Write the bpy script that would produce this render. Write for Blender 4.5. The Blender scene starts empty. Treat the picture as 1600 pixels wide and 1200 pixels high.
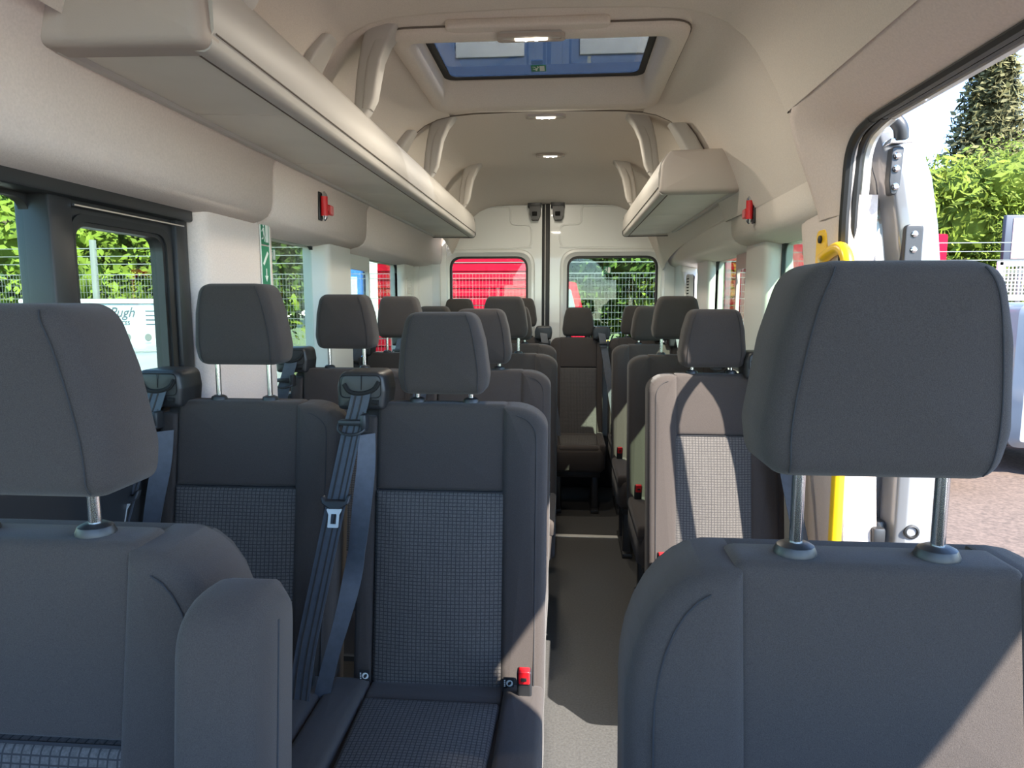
import bpy, bmesh, math, random
from mathutils import Vector, Matrix
random.seed(7)
SC = bpy.context.scene
COL = SC.collection
PI = math.pi

# ------------------------------------------------------------------ camera
cam_d = bpy.data.cameras.new('camera'); cam = bpy.data.objects.new('camera', cam_d); COL.objects.link(cam)
cam_d.sensor_fit = 'HORIZONTAL'; cam_d.sensor_width = 36.0; cam_d.lens = 36.0*1050/1600
cam_d.clip_start = 0.02; cam_d.clip_end = 500
cam.location = (0.08, 0.0, 1.30)
cam.rotation_euler = (math.radians(90-6.9503), 0, math.radians(4.5405))
SC.camera = cam
# ------------------------------------------------------------------ world, sun, exposure
w = bpy.data.worlds.new('sky'); SC.world = w; w.use_nodes = True
nt = w.node_tree; bg = nt.nodes['Background']
sky = nt.nodes.new('ShaderNodeTexSky'); sky.sky_type = 'NISHITA'; sky.sun_disc = False
sky.sun_elevation = math.radians(42); sky.sun_rotation = math.radians(138); sky.air_density = .75; sky.dust_density = .0; sky.ozone_density = 3.0
nt.links.new(sky.outputs[0], bg.inputs[0]); bg.inputs[1].default_value = 0.50
AZ = Vector((.667, -.745, 0)); EL = math.radians(42)
sun_dir = Vector((AZ.x*math.cos(EL), AZ.y*math.cos(EL), math.sin(EL)))
sd = bpy.data.lights.new('sun', 'SUN'); so = bpy.data.objects.new('sun', sd); COL.objects.link(so)
sd.energy = 11.5; sd.angle = math.radians(.53); sd.color = (1.0, .93, .83)
so.rotation_euler = sun_dir.to_track_quat('Z', 'Y').to_euler(); so.location = (6, -4, 12)
SC.view_settings.view_transform = 'Standard'; SC.view_settings.look = 'None'
SC.view_settings.gamma = 1.0; SC.view_settings.use_curve_mapping = False
SC.view_settings.exposure = 1.05
SC.cycles.diffuse_bounces = 8; SC.cycles.max_bounces = 14; SC.cycles.transparent_max_bounces = 16

# ------------------------------------------------------------------ materials
MATS = {}
def mat(name, col, rough=.6, metal=0, noise=None, bump=None, spec=.5, emit=None, sheen=0, coat=0):
    """noise=(scale, amount) colour variation; bump=(scale, strength)"""
    m = bpy.data.materials.new(name); m.use_nodes = True; MATS[name] = m
    t = m.node_tree; b = t.nodes['Principled BSDF']
    b.inputs['Base Color'].default_value = (*col, 1); b.inputs['Roughness'].default_value = rough
    b.inputs['Metallic'].default_value = metal; b.inputs['Specular IOR Level'].default_value = spec
    if sheen: b.inputs['Sheen Weight'].default_value = sheen; b.inputs['Sheen Roughness'].default_value = .5
    if coat: b.inputs['Coat Weight'].default_value = coat
    if emit: b.inputs['Emission Color'].default_value = (*emit[0], 1); b.inputs['Emission Strength'].default_value = emit[1]
    if noise or bump:
        tc = t.nodes.new('ShaderNodeTexCoord')
    if noise:
        n = t.nodes.new('ShaderNodeTexNoise'); n.inputs['Scale'].default_value = noise[0]; n.inputs['Detail'].default_value = 3
        t.links.new(tc.outputs['Object'], n.inputs['Vector'])
        r = t.nodes.new('ShaderNodeValToRGB'); a = noise[1]
        r.color_ramp.elements[0].position = .3; r.color_ramp.elements[1].position = .7
        r.color_ramp.elements[0].color = tuple(c*(1-a) for c in col)+(1,)
        r.color_ramp.elements[1].color = tuple(min(1, c*(1+a)) for c in col)+(1,)
        t.links.new(n.outputs['Fac'], r.inputs['Fac']); t.links.new(r.outputs['Color'], b.inputs['Base Color'])
    if bump:
        n2 = t.nodes.new('ShaderNodeTexNoise'); n2.inputs['Scale'].default_value = bump[0]; n2.inputs['Detail'].default_value = 2
        t.links.new(tc.outputs['Object'], n2.inputs['Vector'])
        bp = t.nodes.new('ShaderNodeBump'); bp.inputs['Strength'].default_value = bump[1]; bp.inputs['Distance'].default_value = .002
        t.links.new(n2.outputs['Fac'], bp.inputs['Height']); t.links.new(bp.outputs['Normal'], b.inputs['Normal'])
    return m

def insert_mat(name, axes):
    """woven seat insert: small grey cells divided by dark threads; axes pick object-space coordinates"""
    m = mat(name, (.10, .096, .093), .95, spec=.15)
    t = m.node_tree; b = t.nodes['Principled BSDF']
    tc = t.nodes.new('ShaderNodeTexCoord'); sp = t.nodes.new('ShaderNodeSeparateXYZ'); t.links.new(tc.outputs['Object'], sp.inputs[0])
    masks = []
    for ax, per, wd in ((axes[0], .0098, .18), (axes[1], .0080, .2)):
        d = t.nodes.new('ShaderNodeMath'); d.operation = 'DIVIDE'; d.inputs[1].default_value = per
        t.links.new(sp.outputs[ax], d.inputs[0])
        f = t.nodes.new('ShaderNodeMath'); f.operation = 'FRACT'; t.links.new(d.outputs[0], f.inputs[0])
        l = t.nodes.new('ShaderNodeMath'); l.operation = 'LESS_THAN'; l.inputs[1].default_value = wd; t.links.new(f.outputs[0], l.inputs[0])
        masks.append(l)
    mx = t.nodes.new('ShaderNodeMath'); mx.operation = 'MAXIMUM'
    t.links.new(masks[0].outputs[0], mx.inputs[0]); t.links.new(masks[1].outputs[0], mx.inputs[1])
    n = t.nodes.new('ShaderNodeTexNoise'); n.inputs['Scale'].default_value = 350; t.links.new(tc.outputs['Object'], n.inputs['Vector'])
    r = t.nodes.new('ShaderNodeValToRGB'); r.color_ramp.elements[0].position = .35; r.color_ramp.elements[1].position = .65
    r.color_ramp.elements[0].color = (.078, .072, .068, 1); r.color_ramp.elements[1].color = (.112, .104, .098, 1)
    t.links.new(n.outputs['Fac'], r.inputs['Fac'])
    mix = t.nodes.new('ShaderNodeMix'); mix.data_type = 'RGBA'; mix.inputs[7].default_value = (.040, .0385, .039, 1)
    t.links.new(mx.outputs[0], mix.inputs[0]); t.links.new(r.outputs[0], mix.inputs[6]); t.links.new(mix.outputs[2], b.inputs['Base Color'])
    bp = t.nodes.new('ShaderNodeBump'); bp.inputs['Strength'].default_value = .5; bp.inputs['Distance'].default_value = .001; bp.invert = True
    t.links.new(mx.outputs[0], bp.inputs['Height']); t.links.new(bp.outputs['Normal'], b.inputs['Normal'])
    return m

def glass_mat(name, tint, refl=.5):
    m = bpy.data.materials.new(name); m.use_nodes = True; MATS[name] = m
    t = m.node_tree; t.nodes.remove(t.nodes['Principled BSDF']); out = t.nodes['Material Output']
    tr = t.nodes.new('ShaderNodeBsdfTransparent'); tr.inputs[0].default_value = (*tint, 1)
    gl = t.nodes.new('ShaderNodeBsdfGlossy'); gl.inputs['Roughness'].default_value = .02; gl.inputs[0].default_value = (refl, refl, refl, 1)
    lw = t.nodes.new('ShaderNodeLayerWeight'); lw.inputs[0].default_value = .5      # same from both faces of the thin pane
    pw = t.nodes.new('ShaderNodeMath'); pw.operation = 'POWER'; pw.inputs[1].default_value = 4.0; t.links.new(lw.outputs['Facing'], pw.inputs[0])
    fr = t.nodes.new('ShaderNodeMath'); fr.operation = 'MULTIPLY_ADD'; fr.inputs[1].default_value = .9; fr.inputs[2].default_value = .035; t.links.new(pw.outputs[0], fr.inputs[0])
    mx = t.nodes.new('ShaderNodeMixShader'); t.links.new(fr.outputs[0], mx.inputs[0])
    t.links.new(tr.outputs[0], mx.inputs[1]); t.links.new(gl.outputs[0], mx.inputs[2]); t.links.new(mx.outputs[0], out.inputs[0])
    return m

fabric = mat('seat_fabric', (.052, .044, .0405), .95, noise=(1100, .22), bump=(1100, .3), spec=.12, sheen=.10)
fabric2 = mat('seat_fabric_dark', (.040, .036, .035), .95, noise=(1100, .2), bump=(1100, .25), spec=.12, sheen=.08)
ins_b = insert_mat('seat_insert_upright', ('X', 'Z')); ins_s = insert_mat('seat_insert_flat', ('X', 'Y'))
thread = mat('seam_thread', (.024, .024, .027), .9)
blackp = mat('black_plastic', (.018, .019, .021), .42, bump=(300, .05))
blackg = mat('black_rubber', (.012, .013, .014), .55)
void = mat('dark_recess', (.004, .004, .004), .9)
strapm = mat('belt_webbing', (.055, .062, .075), .5, noise=(60, .12), bump=(900, .2), spec=.4)
chrome = mat('bright_steel', (.72, .75, .78), .18, 1.0)
satin = mat('satin_steel', (.62, .62, .60), .45, .6)
redp = mat('red_plastic', (.62, .012, .018), .35)
headl = mat('headliner_fabric', (.72, .655, .585), .92, noise=(260, .05), bump=(420, .25), spec=.15)
trim = mat('beige_trim_fabric', (.66, .58, .535), .9, noise=(200, .05), bump=(350, .3), spec=.15)
rackend = mat('rack_end_moulding', (.46, .405, .36), .6, bump=(400, .1))
rackm = mat('rack_moulding', (.50, .475, .44), .5, bump=(500, .06))
rackb = mat('rack_underside', (.78, .755, .67), .6, noise=(3, .06))
plast = mat('light_grey_plastic', (.55, .54, .51), .5, bump=(400, .05))
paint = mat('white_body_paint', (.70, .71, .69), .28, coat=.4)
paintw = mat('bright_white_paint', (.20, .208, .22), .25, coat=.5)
yellow = mat('yellow_enamel', (.86, .52, .012), .3, coat=.3)
green = mat('exit_green', (.015, .20, .10), .5); white = mat('sticker_white', (.75, .80, .76), .5)
bluest = mat('sticker_blue', (.10, .25, .6), .5)
lens = mat('lit_lamp_lens', (.9, .88, .8), .3, emit=((1, .90, .72), 1.1))
led = mat('lit_led', (1, 1, 1), .3, emit=((1, .92, .78), 26.0))
lensoff = mat('clear_lamp_lens', (.75, .74, .72), .25)
floorm = mat('floor_vinyl', (.062, .061, .060), .42, noise=(140, .22), bump=(260, .25))
glass_t = glass_mat('window_glass', (.80, .90, .82)); glass_c = glass_mat('clear_glass', (.95, .97, .95)); glass_r = glass_mat('roof_glass', (.30, .31, .325), .35)

# ------------------------------------------------------------------ mesh helpers
class MB:
    def __init__(s): s.v = []; s.f = []
    def add(s, vs, fs):
        o = len(s.v); s.v += [tuple(p) for p in vs]; s.f += [[o+i for i in f] for f in fs]
        return s
    def box(s, x0, x1, y0, y1, z0, z1, r=0.0, seg=2, M=None):
        bm = bmesh.new(); bmesh.ops.create_cube(bm, size=1)
        for v in bm.verts:
            v.co = Vector(((x0+x1)/2+v.co.x*(x1-x0), (y0+y1)/2+v.co.y*(y1-y0), (z0+z1)/2+v.co.z*(z1-z0)))
        if r > 0: bmesh.ops.bevel(bm, geom=list(bm.edges), offset=r, segments=seg, profile=.5, affect='EDGES', clamp_overlap=True)
        if M is not None: bmesh.ops.transform(bm, matrix=M, verts=list(bm.verts))
        bm.verts.index_update()
        s.add([v.co[:] for v in bm.verts], [[v.index for v in f.verts] for f in bm.faces]); bm.free(); return s
    def loft(s, rings, closed=True, cap0=True, cap1=True):
        n = len(rings[0]); vs = [p for r in rings for p in r]; fs = []
        for i in range(len(rings)-1):
            for j in range(n if closed else n-1):
                k = (j+1) % n; fs.append([i*n+j, i*n+k, (i+1)*n+k, (i+1)*n+j])
        if closed and cap0: fs.append(list(range(n))[::-1])
        if closed and cap1: fs.append([(len(rings)-1)*n+j for j in range(n)])
        return s.add(vs, fs)
    def tube(s, pts, r, seg=10, caps=True, closed=False):
        pts = [Vector(p) for p in pts]; n = len(pts); rings = []; up = None
        rr = r if isinstance(r, (list, tuple)) else [r]*n
        for i, p in enumerate(pts):
            if closed: t = pts[(i+1) % n]-pts[i-1]
            else: t = pts[min(i+1, n-1)]-pts[max(i-1, 0)]
            t.normalize()
            if up is None:
                a = Vector((0, 0, 1)) if abs(t.z) < .9 else Vector((1, 0, 0)); up = (a-t*a.dot(t)).normalized()
            else: up = (up-t*up.dot(t)).normalized()
            b = t.cross(up)
            rings.append([p+(up*math.cos(2*PI*k/seg)+b*math.sin(2*PI*k/seg))*rr[i] for k in range(seg)])
        if closed: rings.append(rings[0]); return s.loft(rings, cap0=False, cap1=False)
        return s.loft(rings, cap0=caps, cap1=caps)
    def pad(s, outline, cb, cf, r=.015, puff=0.0, xf=None, back=True, puffs=(.9, .78, .64, .5, .36, .22, .1)):
        """cushion: outline (a,b); c = depth, cb back, cf front (front = smaller c)"""
        xf = xf or (lambda a, b, c: (a, c, b))
        n = len(outline); rings = []
        cx = sum(p[0] for p in outline)/n; cy = sum(p[1] for p in outline)/n
        def ins(d): return inset(outline, d)
        rb = min(r, abs(cb-cf)/2.2)
        if back: rings.append([(p, cb) for p in ins(rb*.8)])
        rings.append([(p, cb-rb*.8 if back else cb) for p in outline])
        for k in range(0, 5):
            a = PI/2*k/4; rings.append([(p, cf+r*(1-math.sin(a))) for p in ins(r*(1-math.cos(a)))])
        last = [q[0] for q in rings[-1]]
        for sc in puffs:
            rings.append([((cx+(p[0]-cx)*sc, cy+(p[1]-cy)*sc), cf-puff*(1-sc*sc)) for p in last])
        R = [[xf(p[0], p[1], c) for p, c in ring] for ring in rings]
        return s.loft(R)
    def prism(s, poly, c0, c1, xf): return s.loft([[xf(a, b, c0) for a, b in poly], [xf(a, b, c1) for a, b in poly]])
    def ribbon(s, pts, wd, w, t=.0016):
        rings = []
        for i, p in enumerate(pts):
            p = Vector(p); d = Vector(wd[i] if isinstance(wd[0], (tuple, list)) else wd).normalized()
            tg = (Vector(pts[min(i+1, len(pts)-1)])-Vector(pts[max(i-1, 0)])).normalized(); nn = tg.cross(d).normalized()
            rings.append([p-d*w/2-nn*t/2, p+d*w/2-nn*t/2, p+d*w/2+nn*t/2, p-d*w/2+nn*t/2])
        return s.loft(rings)
    def ring(s, outer, inner, c0, c1, xf):
        """flat frame between two outlines of equal point count, from depth c0 to c1"""
        R = [[xf(*p, c0) for p in outer], [xf(*p, c1) for p in outer], [xf(*p, c1) for p in inner], [xf(*p, c0) for p in inner]]
        R.append(R[0]); return s.loft(R, cap0=False, cap1=False)
    def mesh(s, name, m, ang=38, smooth=True):
        me = bpy.data.meshes.new(name); me.from_pydata(s.v, [], s.f)
        bm = bmesh.new(); bm.from_mesh(me); bmesh.ops.recalc_face_normals(bm, faces=list(bm.faces)); bm.to_mesh(me); bm.free()
        if smooth:
            me.polygons.foreach_set('use_smooth', [True]*len(me.polygons)); me.set_sharp_from_angle(angle=math.radians(ang))
        if m: me.materials.append(m)
        return me
    def build(s, name, m, parent=None, ang=38, smooth=True, loc=None):
        o = bpy.data.objects.new(name, s.mesh(name, m, ang, smooth)); COL.objects.link(o)
        if parent: o.parent = parent
        if loc: o.location = loc
        return o

def offset_poly(pts, d):
    if abs(d) < 1e-7: return list(pts)
    n = len(pts); A = sum(pts[i][0]*pts[(i+1) % n][1]-pts[(i+1) % n][0]*pts[i][1] for i in range(n)); sg = 1 if A > 0 else -1
    out = []
    for i in range(n):
        p0, p, p1 = pts[i-1], pts[i], pts[(i+1) % n]
        e0 = Vector((p[0]-p0[0], p[1]-p0[1])); e1 = Vector((p1[0]-p[0], p1[1]-p[1]))
        if e0.length < 1e-9: e0 = e1
        if e1.length < 1e-9: e1 = e0
        e0.normalize(); e1.normalize()
        n0 = Vector((-e0.y, e0.x))*sg; n1 = Vector((-e1.y, e1.x))*sg
        b = n0+n1
        if b.length < 1e-6: b = n0
        b.normalize(); k = d/max(.5, b.dot(n0)); out.append((p[0]+b.x*k, p[1]+b.y*k))
    return out
class Outline(list): pass
def inset(o, d):
    if isinstance(o, Outline):
        return rpoly(offset_poly(o.c, d), [max(.002, r-d) for r in o.r], o.n)
    return offset_poly(o, d)
def rpoly(corners, radii, n=5):
    """polygon with rounded corners (fillet), fixed points per corner"""
    if not isinstance(radii, (list, tuple)): radii = [radii]*len(corners)
    out = Outline(); N = len(corners); out.c = list(corners); out.r = list(radii); out.n = n
    for i in range(N):
        p = Vector(corners[i]); a = Vector(corners[i-1])-p; b = Vector(corners[(i+1) % N])-p; r = radii[i]
        la, lb = a.length, b.length; a.normalize(); b.normalize()
        th = math.acos(max(-1, min(1, a.dot(b)))); t = r/max(1e-6, math.tan(th/2)); t = min(t, la*.49, lb*.49)
        for k in range(n+1):   # quadratic curve approximates the fillet
            u = k/n; q = (p+a*t)*(1-u)**2+p*2*u*(1-u)+(p+b*t)*u*u; out.append((q.x, q.y))
    return out
def rrect(a0, a1, b0, b1, r, n=6): return rpoly([(a0, b0), (a1, b0), (a1, b1), (a0, b1)], r, n)
def thing(name, label, cat, loc=(0, 0, 0), rz=0, group=None, kind=None):
    o = bpy.data.objects.new(name, None); COL.objects.link(o); o.location = loc; o.rotation_euler = (0, 0, rz); o.empty_display_size = .05
    return tag(o, label, cat, group, kind)
def tag(o, label, cat, group=None, kind=None):
    o['label'] = label; o['category'] = cat
    if group: o['group'] = group
    if kind: o['kind'] = kind
    return o
def struct(o, label=None):
    o['kind'] = 'structure'
    if label: o['label'] = label
    return o
def text_mesh(name, body, size, m, parent, M, ext=.0006, bold=0.0, shear=0.0, align='LEFT'):
    cu = bpy.data.curves.new(name, 'FONT'); cu.body = body; cu.size = size; cu.extrude = ext; cu.offset = bold; cu.shear = shear; cu.align_x = align
    cu.resolution_u = 3
    to = bpy.data.objects.new(name, cu); COL.objects.link(to)
    dg = bpy.context.evaluated_depsgraph_get(); me = bpy.data.meshes.new_from_object(to.evaluated_get(dg))
    bpy.data.objects.remove(to); bpy.data.curves.remove(cu)
    me.materials.clear(); me.materials.append(m); me.transform(M)
    o = bpy.data.objects.new(name, me); COL.objects.link(o)
    if parent: o.parent = parent
    return o
XZ = lambda a, b, c: (a, c, b)           # outline in x-z, depth along y
YZ = lambda a, b, c: (c, a, b)           # outline in y-z, depth along x
XY = lambda a, b, c: (a, b, c)

# ------------------------------------------------------------------ the van shell
XL, XR = -.915, .885          # inner wall faces
GZ = -.70                     # outside ground
YR = 4.85                     # rear doors
# --- floor
fl = struct(MB().box(XL-.05, XR+.03, .45, YR, -.05, 0).build('floor', floorm), 'dark speckled vinyl floor of the minibus aisle')
MB().box(XL-.05, XR+.03, -1.3, .45, -.10, -.05).build('cab_floor', blackp, fl)
MB().box(XL+.01, XR-.01, 4.66, 4.83, 0, .34, .01).build('under_bench_dark_block', blackp, fl)  # added black block standing in for the shade beneath the rear bench
strip = MB().box(-.02, .42, 3.62, 3.66, 0, .006, .002).build('step_strip', plast, fl); strip['label'] = 'pale metal joint strip across the aisle floor'
# --- ceiling (headliner): profile right half, absolute x
PR = [(.30, 2.112), (.40, 2.104), (.456, 2.092), (.515, 2.066), (.564, 2.028), (.598, 1.985), (.628, 1.935), (.655, 1.885), (.679, 1.835)]
CXV = -.015                   # van centre line used for mirroring
def mir(p): return (2*CXV-p[0], p[1])
LIP_R = [(.6855, 1.822)]
LOW_R = [(.71, 1.765), (.737, 1.70)]
FULL = [mir(p) for p in (PR+LOW_R[:1])[::-1]]+[(CXV, 2.118)]+PR+LIP_R
def off_prof(prof, d):
    out = []
    for x, z in prof:
        dx, dz = x-CXV, z-1.62; L = math.hypot(dx, dz); out.append((x+dx/L*d, z+dz/L*d))
    return out
def ceil_loft(stations, prof):
    return MB().loft([[(x, y, z-dz) for x, z in off_prof(prof, d)] for y, d, dz in stations], closed=False)
ceiling = struct(ceil_loft([(-.55, 0, .16), (-.2, 0, .06), (.3, 0, .012), (.8, 0, 0), (1.9, 0, 0), (1.99, .001, 0), (2.012, .006, 0), (2.02, .016, 0), (2.02, .05, 0)], FULL).build('ceiling', headl), 'beige fabric headliner over the minibus')
# middle section: side flanks, the roof-hatch frame sits between them
def flank(side, st):
    pr = [p for p in PR if p[0] >= .39]+(LOW_R+[(.76, 1.645)] if side > 0 else LOW_R[:1])
    if side < 0: pr = [mir(p) for p in pr]
    return ceil_loft(st, pr)
stB = [(2.006, .03, 0), (2.012, .021, 0), (2.03, .018, 0), (2.5, .016, 0), (2.95, .006, 0), (3.03, .004, 0), (3.045, .012, 0), (3.045, .05, 0)]
flank(1, stB).build('headliner_panel', headl, ceiling); flank(-1, stB).build('headliner_panel', headl, ceiling)
FULLC = [mir(p) for p in (PR+LOW_R[:1])[::-1]]+[(CXV, 2.118)]+PR+LOW_R+[(.76, 1.645)]
ceil_loft([(3.03, .03, 0), (3.036, .026, 0), (3.06, .02, 0), (3.5, .02, 0), (4.1, .015, .005), (4.35, .01, .02), (4.55, .0, .05), (4.70, -.005, .085), (4.78, -.01, .12), (4.86, -.01, .125)], FULLC).build('headliner_panel', headl, ceiling)
# roof hatch frame
hx0, hx1 = 2*CXV-.46, .46
def hz(x): return 2.106
NR = 7
rings = []
for (a0, a1, b0, b1, r, z) in ((hx0-.05, hx1+.05, 2.0, 3.07, .001, 2.128), (-.475, .445, 2.075, 2.93, .09, 2.110), (-.472, .442, 2.080, 2.925, .088, 2.097), (-.463, .433, 2.090, 2.913, .085, 2.088),
                               (-.430, .400, 2.140, 2.855, .06, 2.086), (-.418, .388, 2.154, 2.838, .055, 2.093), (-.405, .375, 2.165, 2.80, .05, 2.122), (-.400, .370, 2.17, 2.745, .045, 2.162), (-.400, .370, 2.17, 2.745, .045, 2.175)):
    rings.append([(x, y, z) for x, y in rrect(a0, a1, b0, b1, r, NR)])
MB().loft(rings, cap0=False, cap1=False).build('hatch_surround', headl, ceiling, ang=50)
joint = mat('headliner_joint_shadow_gap', (.17, .145, .12), .9)
for yj, dj, pj in ((2.018, .0135, FULL), (3.043, .008, [p for p in FULLC])):
    MB().tube([(x, yj, z) for x, z in off_prof([p for p in pj if p[1] > 1.78], dj)], .0032, 6).build('panel_joint', joint, ceiling)
MB().tube([(x, y, 2.107) for x, y in rrect(-.475, .445, 2.075, 2.93, .09, NR)], .0028, 6, closed=True).build('panel_joint', joint, ceiling)
win_r = struct(MB().box(-.41, .38, 2.16, 2.755, 2.170, 2.174).build('window_1', glass_r), 'tinted glass roof hatch in the ceiling')
MB().ring(rrect(-.402, .372, 2.17, 2.747, .045), rrect(-.372, .345, 2.195, 2.715, .04), 2.166, 2.1695, XY).build('hatch_gasket', blackg, win_r)
def rail(x): return MB().box(x-.008, x+.008, 2.22, 2.70, 2.128, 2.138, .004).build('guide_rail', plast, win_r)
rail(-.412); rail(.382)

# --- generic side-wall pieces
def header_panel(side, y0, y1, parent, top=1.735):
    pr = [(.772, top), (.775, 1.70), (.777, 1.64), (.779, 1.60), (.784, 1.575), (.796, 1.556), (.815, 1.545), (.85, 1.534), (.90, 1.524), (.96, 1.520)]
    if side < 0: pr = [(-.025-x if x < .9 else -.03-x, z) for x, z in [(.735, 1.805), (.752, 1.755)]+pr[1:]]
    sg = side
    R = []
    for y, d in ((y0, .014), (y0+.003, .006), (y0+.009, 0.0), (y1-.009, 0.0), (y1-.003, .006), (y1, .014)):
        R.append([(x+sg*d*(1 if z > 1.56 else .4), y, z+(d if z < 1.6 else 0)) for x, z in pr])
    return MB().loft(R, closed=False).build('header_panel', trim if side < 0 else headl, parent, ang=60)
wl = struct(MB().box(XL-.07, XL, 1.71, 4.86, 0, .97, .0).build('wall_left', plast), 'left side wall of the minibus with trim and windows')
wr = struct(MB().box(XR, XR+.07, 2.0, 4.86, 0, .97, .0).build('wall_right', plast), 'right side wall of the minibus with trim and windows')
MB().box(XL-.07, XL+.012, -1.0, 1.71, -.05, .965, .01).build('lower_panel', blackp, wl)
for a, b in ((.45, 2.022), (2.03, 2.985), (2.993, 4.835)): header_panel(-1, a, b, wl)
header_panel(-1, -.6, .442, wl)
header_panel(1, 2.032, 2.985, wr, 1.66); header_panel(1, 2.993, 4.835, wr, 1.66)
def filler(side, y0, y1, parent):   # backs the joints
    x = -.83 if side < 0 else .80
    return MB().box(min(x, x+side*.02), max(x, x+side*.02), y0, y1, 1.61, 1.74).build('header_backing', blackg, parent)
filler(-1, -.6, 4.82, wl); filler(1, 2.40, 4.82, wr)
MB().box(XL-.08, XL-.065, -.6, 4.88, 1.53, 2.2).build('light_block_skin', plast, wl); MB().box(XR+.065, XR+.08, 2.10, 4.88, 1.53, 2.2).build('light_block_skin', plast, wr)  # unseen slabs added outside the trim to block light leaks
MB().box(XL-.08, -.77, 4.80, 4.86, .9, 2.1).build('rear_infill', paint, wl); MB().box(.765, XR+.08, 4.79, 4.86, .9, 2.1).build('rear_infill', paint, wr)
# pillars left: wide fabric pillar, then slim ones
def pillar(side, y0, y1, xin, m, parent, r=.03, z0=.90, z1=1.55, name='pillar_trim'):
    xo = XL-.07 if side < 0 else XR+.07
    # rounded inner edges: prism of an x-y outline
    pts = rpoly([(xo, y0), (xo, y1), (xin, y1), (xin, y0)], [.001, .001, r, r], 6)
    return MB().prism(pts, z0, z1, XY).build(name, m, parent, ang=60)
pillar(-1, 1.712, 2.165, -.865, trim, wl, .05)
pillar(-1, 2.69, 2.985, -.875, plast, wl, .03)
pillar(-1, 4.06, 4.35, -.90, plast, wl, .03); pillar(-1, 4.35, 4.80, -.885, plast, wl, .05)
def lerp_tab(z, tab):
    for (z0, v0), (z1, v1) in zip(tab[:-1], tab[1:]):
        if z <= z1: return v0+(v1-v0)*max(0, (z-z0)/(z1-z0))
    return tab[-1][1]
PX = [(0, .872), (.5, .868), (1.0, .858), (1.25, .843), (1.45, .818), (1.56, .806)]
PY = [(0, 1.90), (.5, 1.88), (.9, 1.922), (1.25, 1.938), (1.42, 1.913), (1.56, 1.884)]
R = []
for z in (0, .3, .6, .9, 1.1, 1.25, 1.35, 1.45, 1.52, 1.58):
    bx, by = lerp_tab(z, PX), lerp_tab(z, PY)
    R.append([(bx+.09, by, z), (bx+.004, by, z), (bx-.004, by+.012, z), (bx-.006, by+.05, z), (bx-.004, 2.05, z), (bx+.002, 2.16, z), (bx+.012, 2.235, z), (bx+.03, 2.268, z), (XR+.05, 2.285, z), (XR+.07, 2.285, z)])
MB().loft(R).build('pillar_trim', trim, wr, ang=60)
pillar(1, 2.72, 3.02, .850, plast, wr, .03); pillar(1, 3.87, 4.2, .868, plast, wr, .03)
# moulded rear corner trims with a slanted step
for sd_, par in ((-1, wl), (1, wr)):
    x0 = XL if sd_ < 0 else XR
    xi = x0-sd_*.055
    poly = [(4.2, .9), (4.86, .9), (4.86, 1.60), (4.55, 1.60), (4.52, 1.50), (4.38, 1.38), (4.34, 1.2)] if sd_ > 0 else [(4.36, .9), (4.86, .9), (4.86, 1.58), (4.40, 1.58)]
    MB().pad(rpoly(poly, .03, 4), x0+sd_*.05, xi, .02 if True else 0, 0, (lambda a, b, c: (c, a, b)) if sd_ > 0 else (lambda a, b, c: (c, a, b))).build('corner_trim', plast, par, ang=60) if sd_ > 0 else \
        MB().prism(rpoly([(XL-.07, 4.36), (XL-.07, 4.86), (XL+.105, 4.86), (XL+.09, 4.55), (XL+.035, 4.42)], [.001, .001, .01, .05, .02], 5), .9, 1.58, XY).build('corner_trim', plast, par, ang=60)
# air vents in the corner trims
def vent(side, y, z, parent):
    x = -.862 if side < 0 else .836
    v = MB().pad(rrect(y-.055, y+.055, z-.085, z+.085, .03), x+side*.03, x, .006, 0, YZ).build('air_vent', void, parent); v['label'] = 'slotted air vent in the rear corner trim'
    MB().ring(rrect(y-.06, y+.06, z-.09, z+.09, .035), rrect(y-.05, y+.05, z-.08, z+.08, .028), x+side*.02, x-side*.006, YZ).build('vent_frame', plast, v)
    for k in range(9):
        zz = z-.072+k*.018; MB().box(min(x, x-side*.004)-.001, max(x, x-side*.004)+.001, y-.048, y+.048, zz-.0045, zz+.0045, .001).build('vent_slat', plast, v)
vent(-1, 4.24, 1.37, wl) if False else None
def vent_l():
    x = -.902
    v = MB().box(x-.03, x, 4.12, 4.24, 1.26, 1.44, .004).build('air_vent', void, wl); v['label'] = 'slotted air vent in the rear left corner trim'
    for k in range(10): MB().box(x-.002, x+.006, 4.118, 4.242, 1.263+k*.018, 1.272+k*.018, .001).build('vent_slat', plast, v)
    MB().ring(rrect(4.11, 4.25, 1.25, 1.45, .03), rrect(4.122, 4.238, 1.262, 1.438, .02), x-.01, x+.006, YZ).build('vent_frame', plast, v)
vent_l()
vent(1, 4.28, 1.38, wr)
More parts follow.
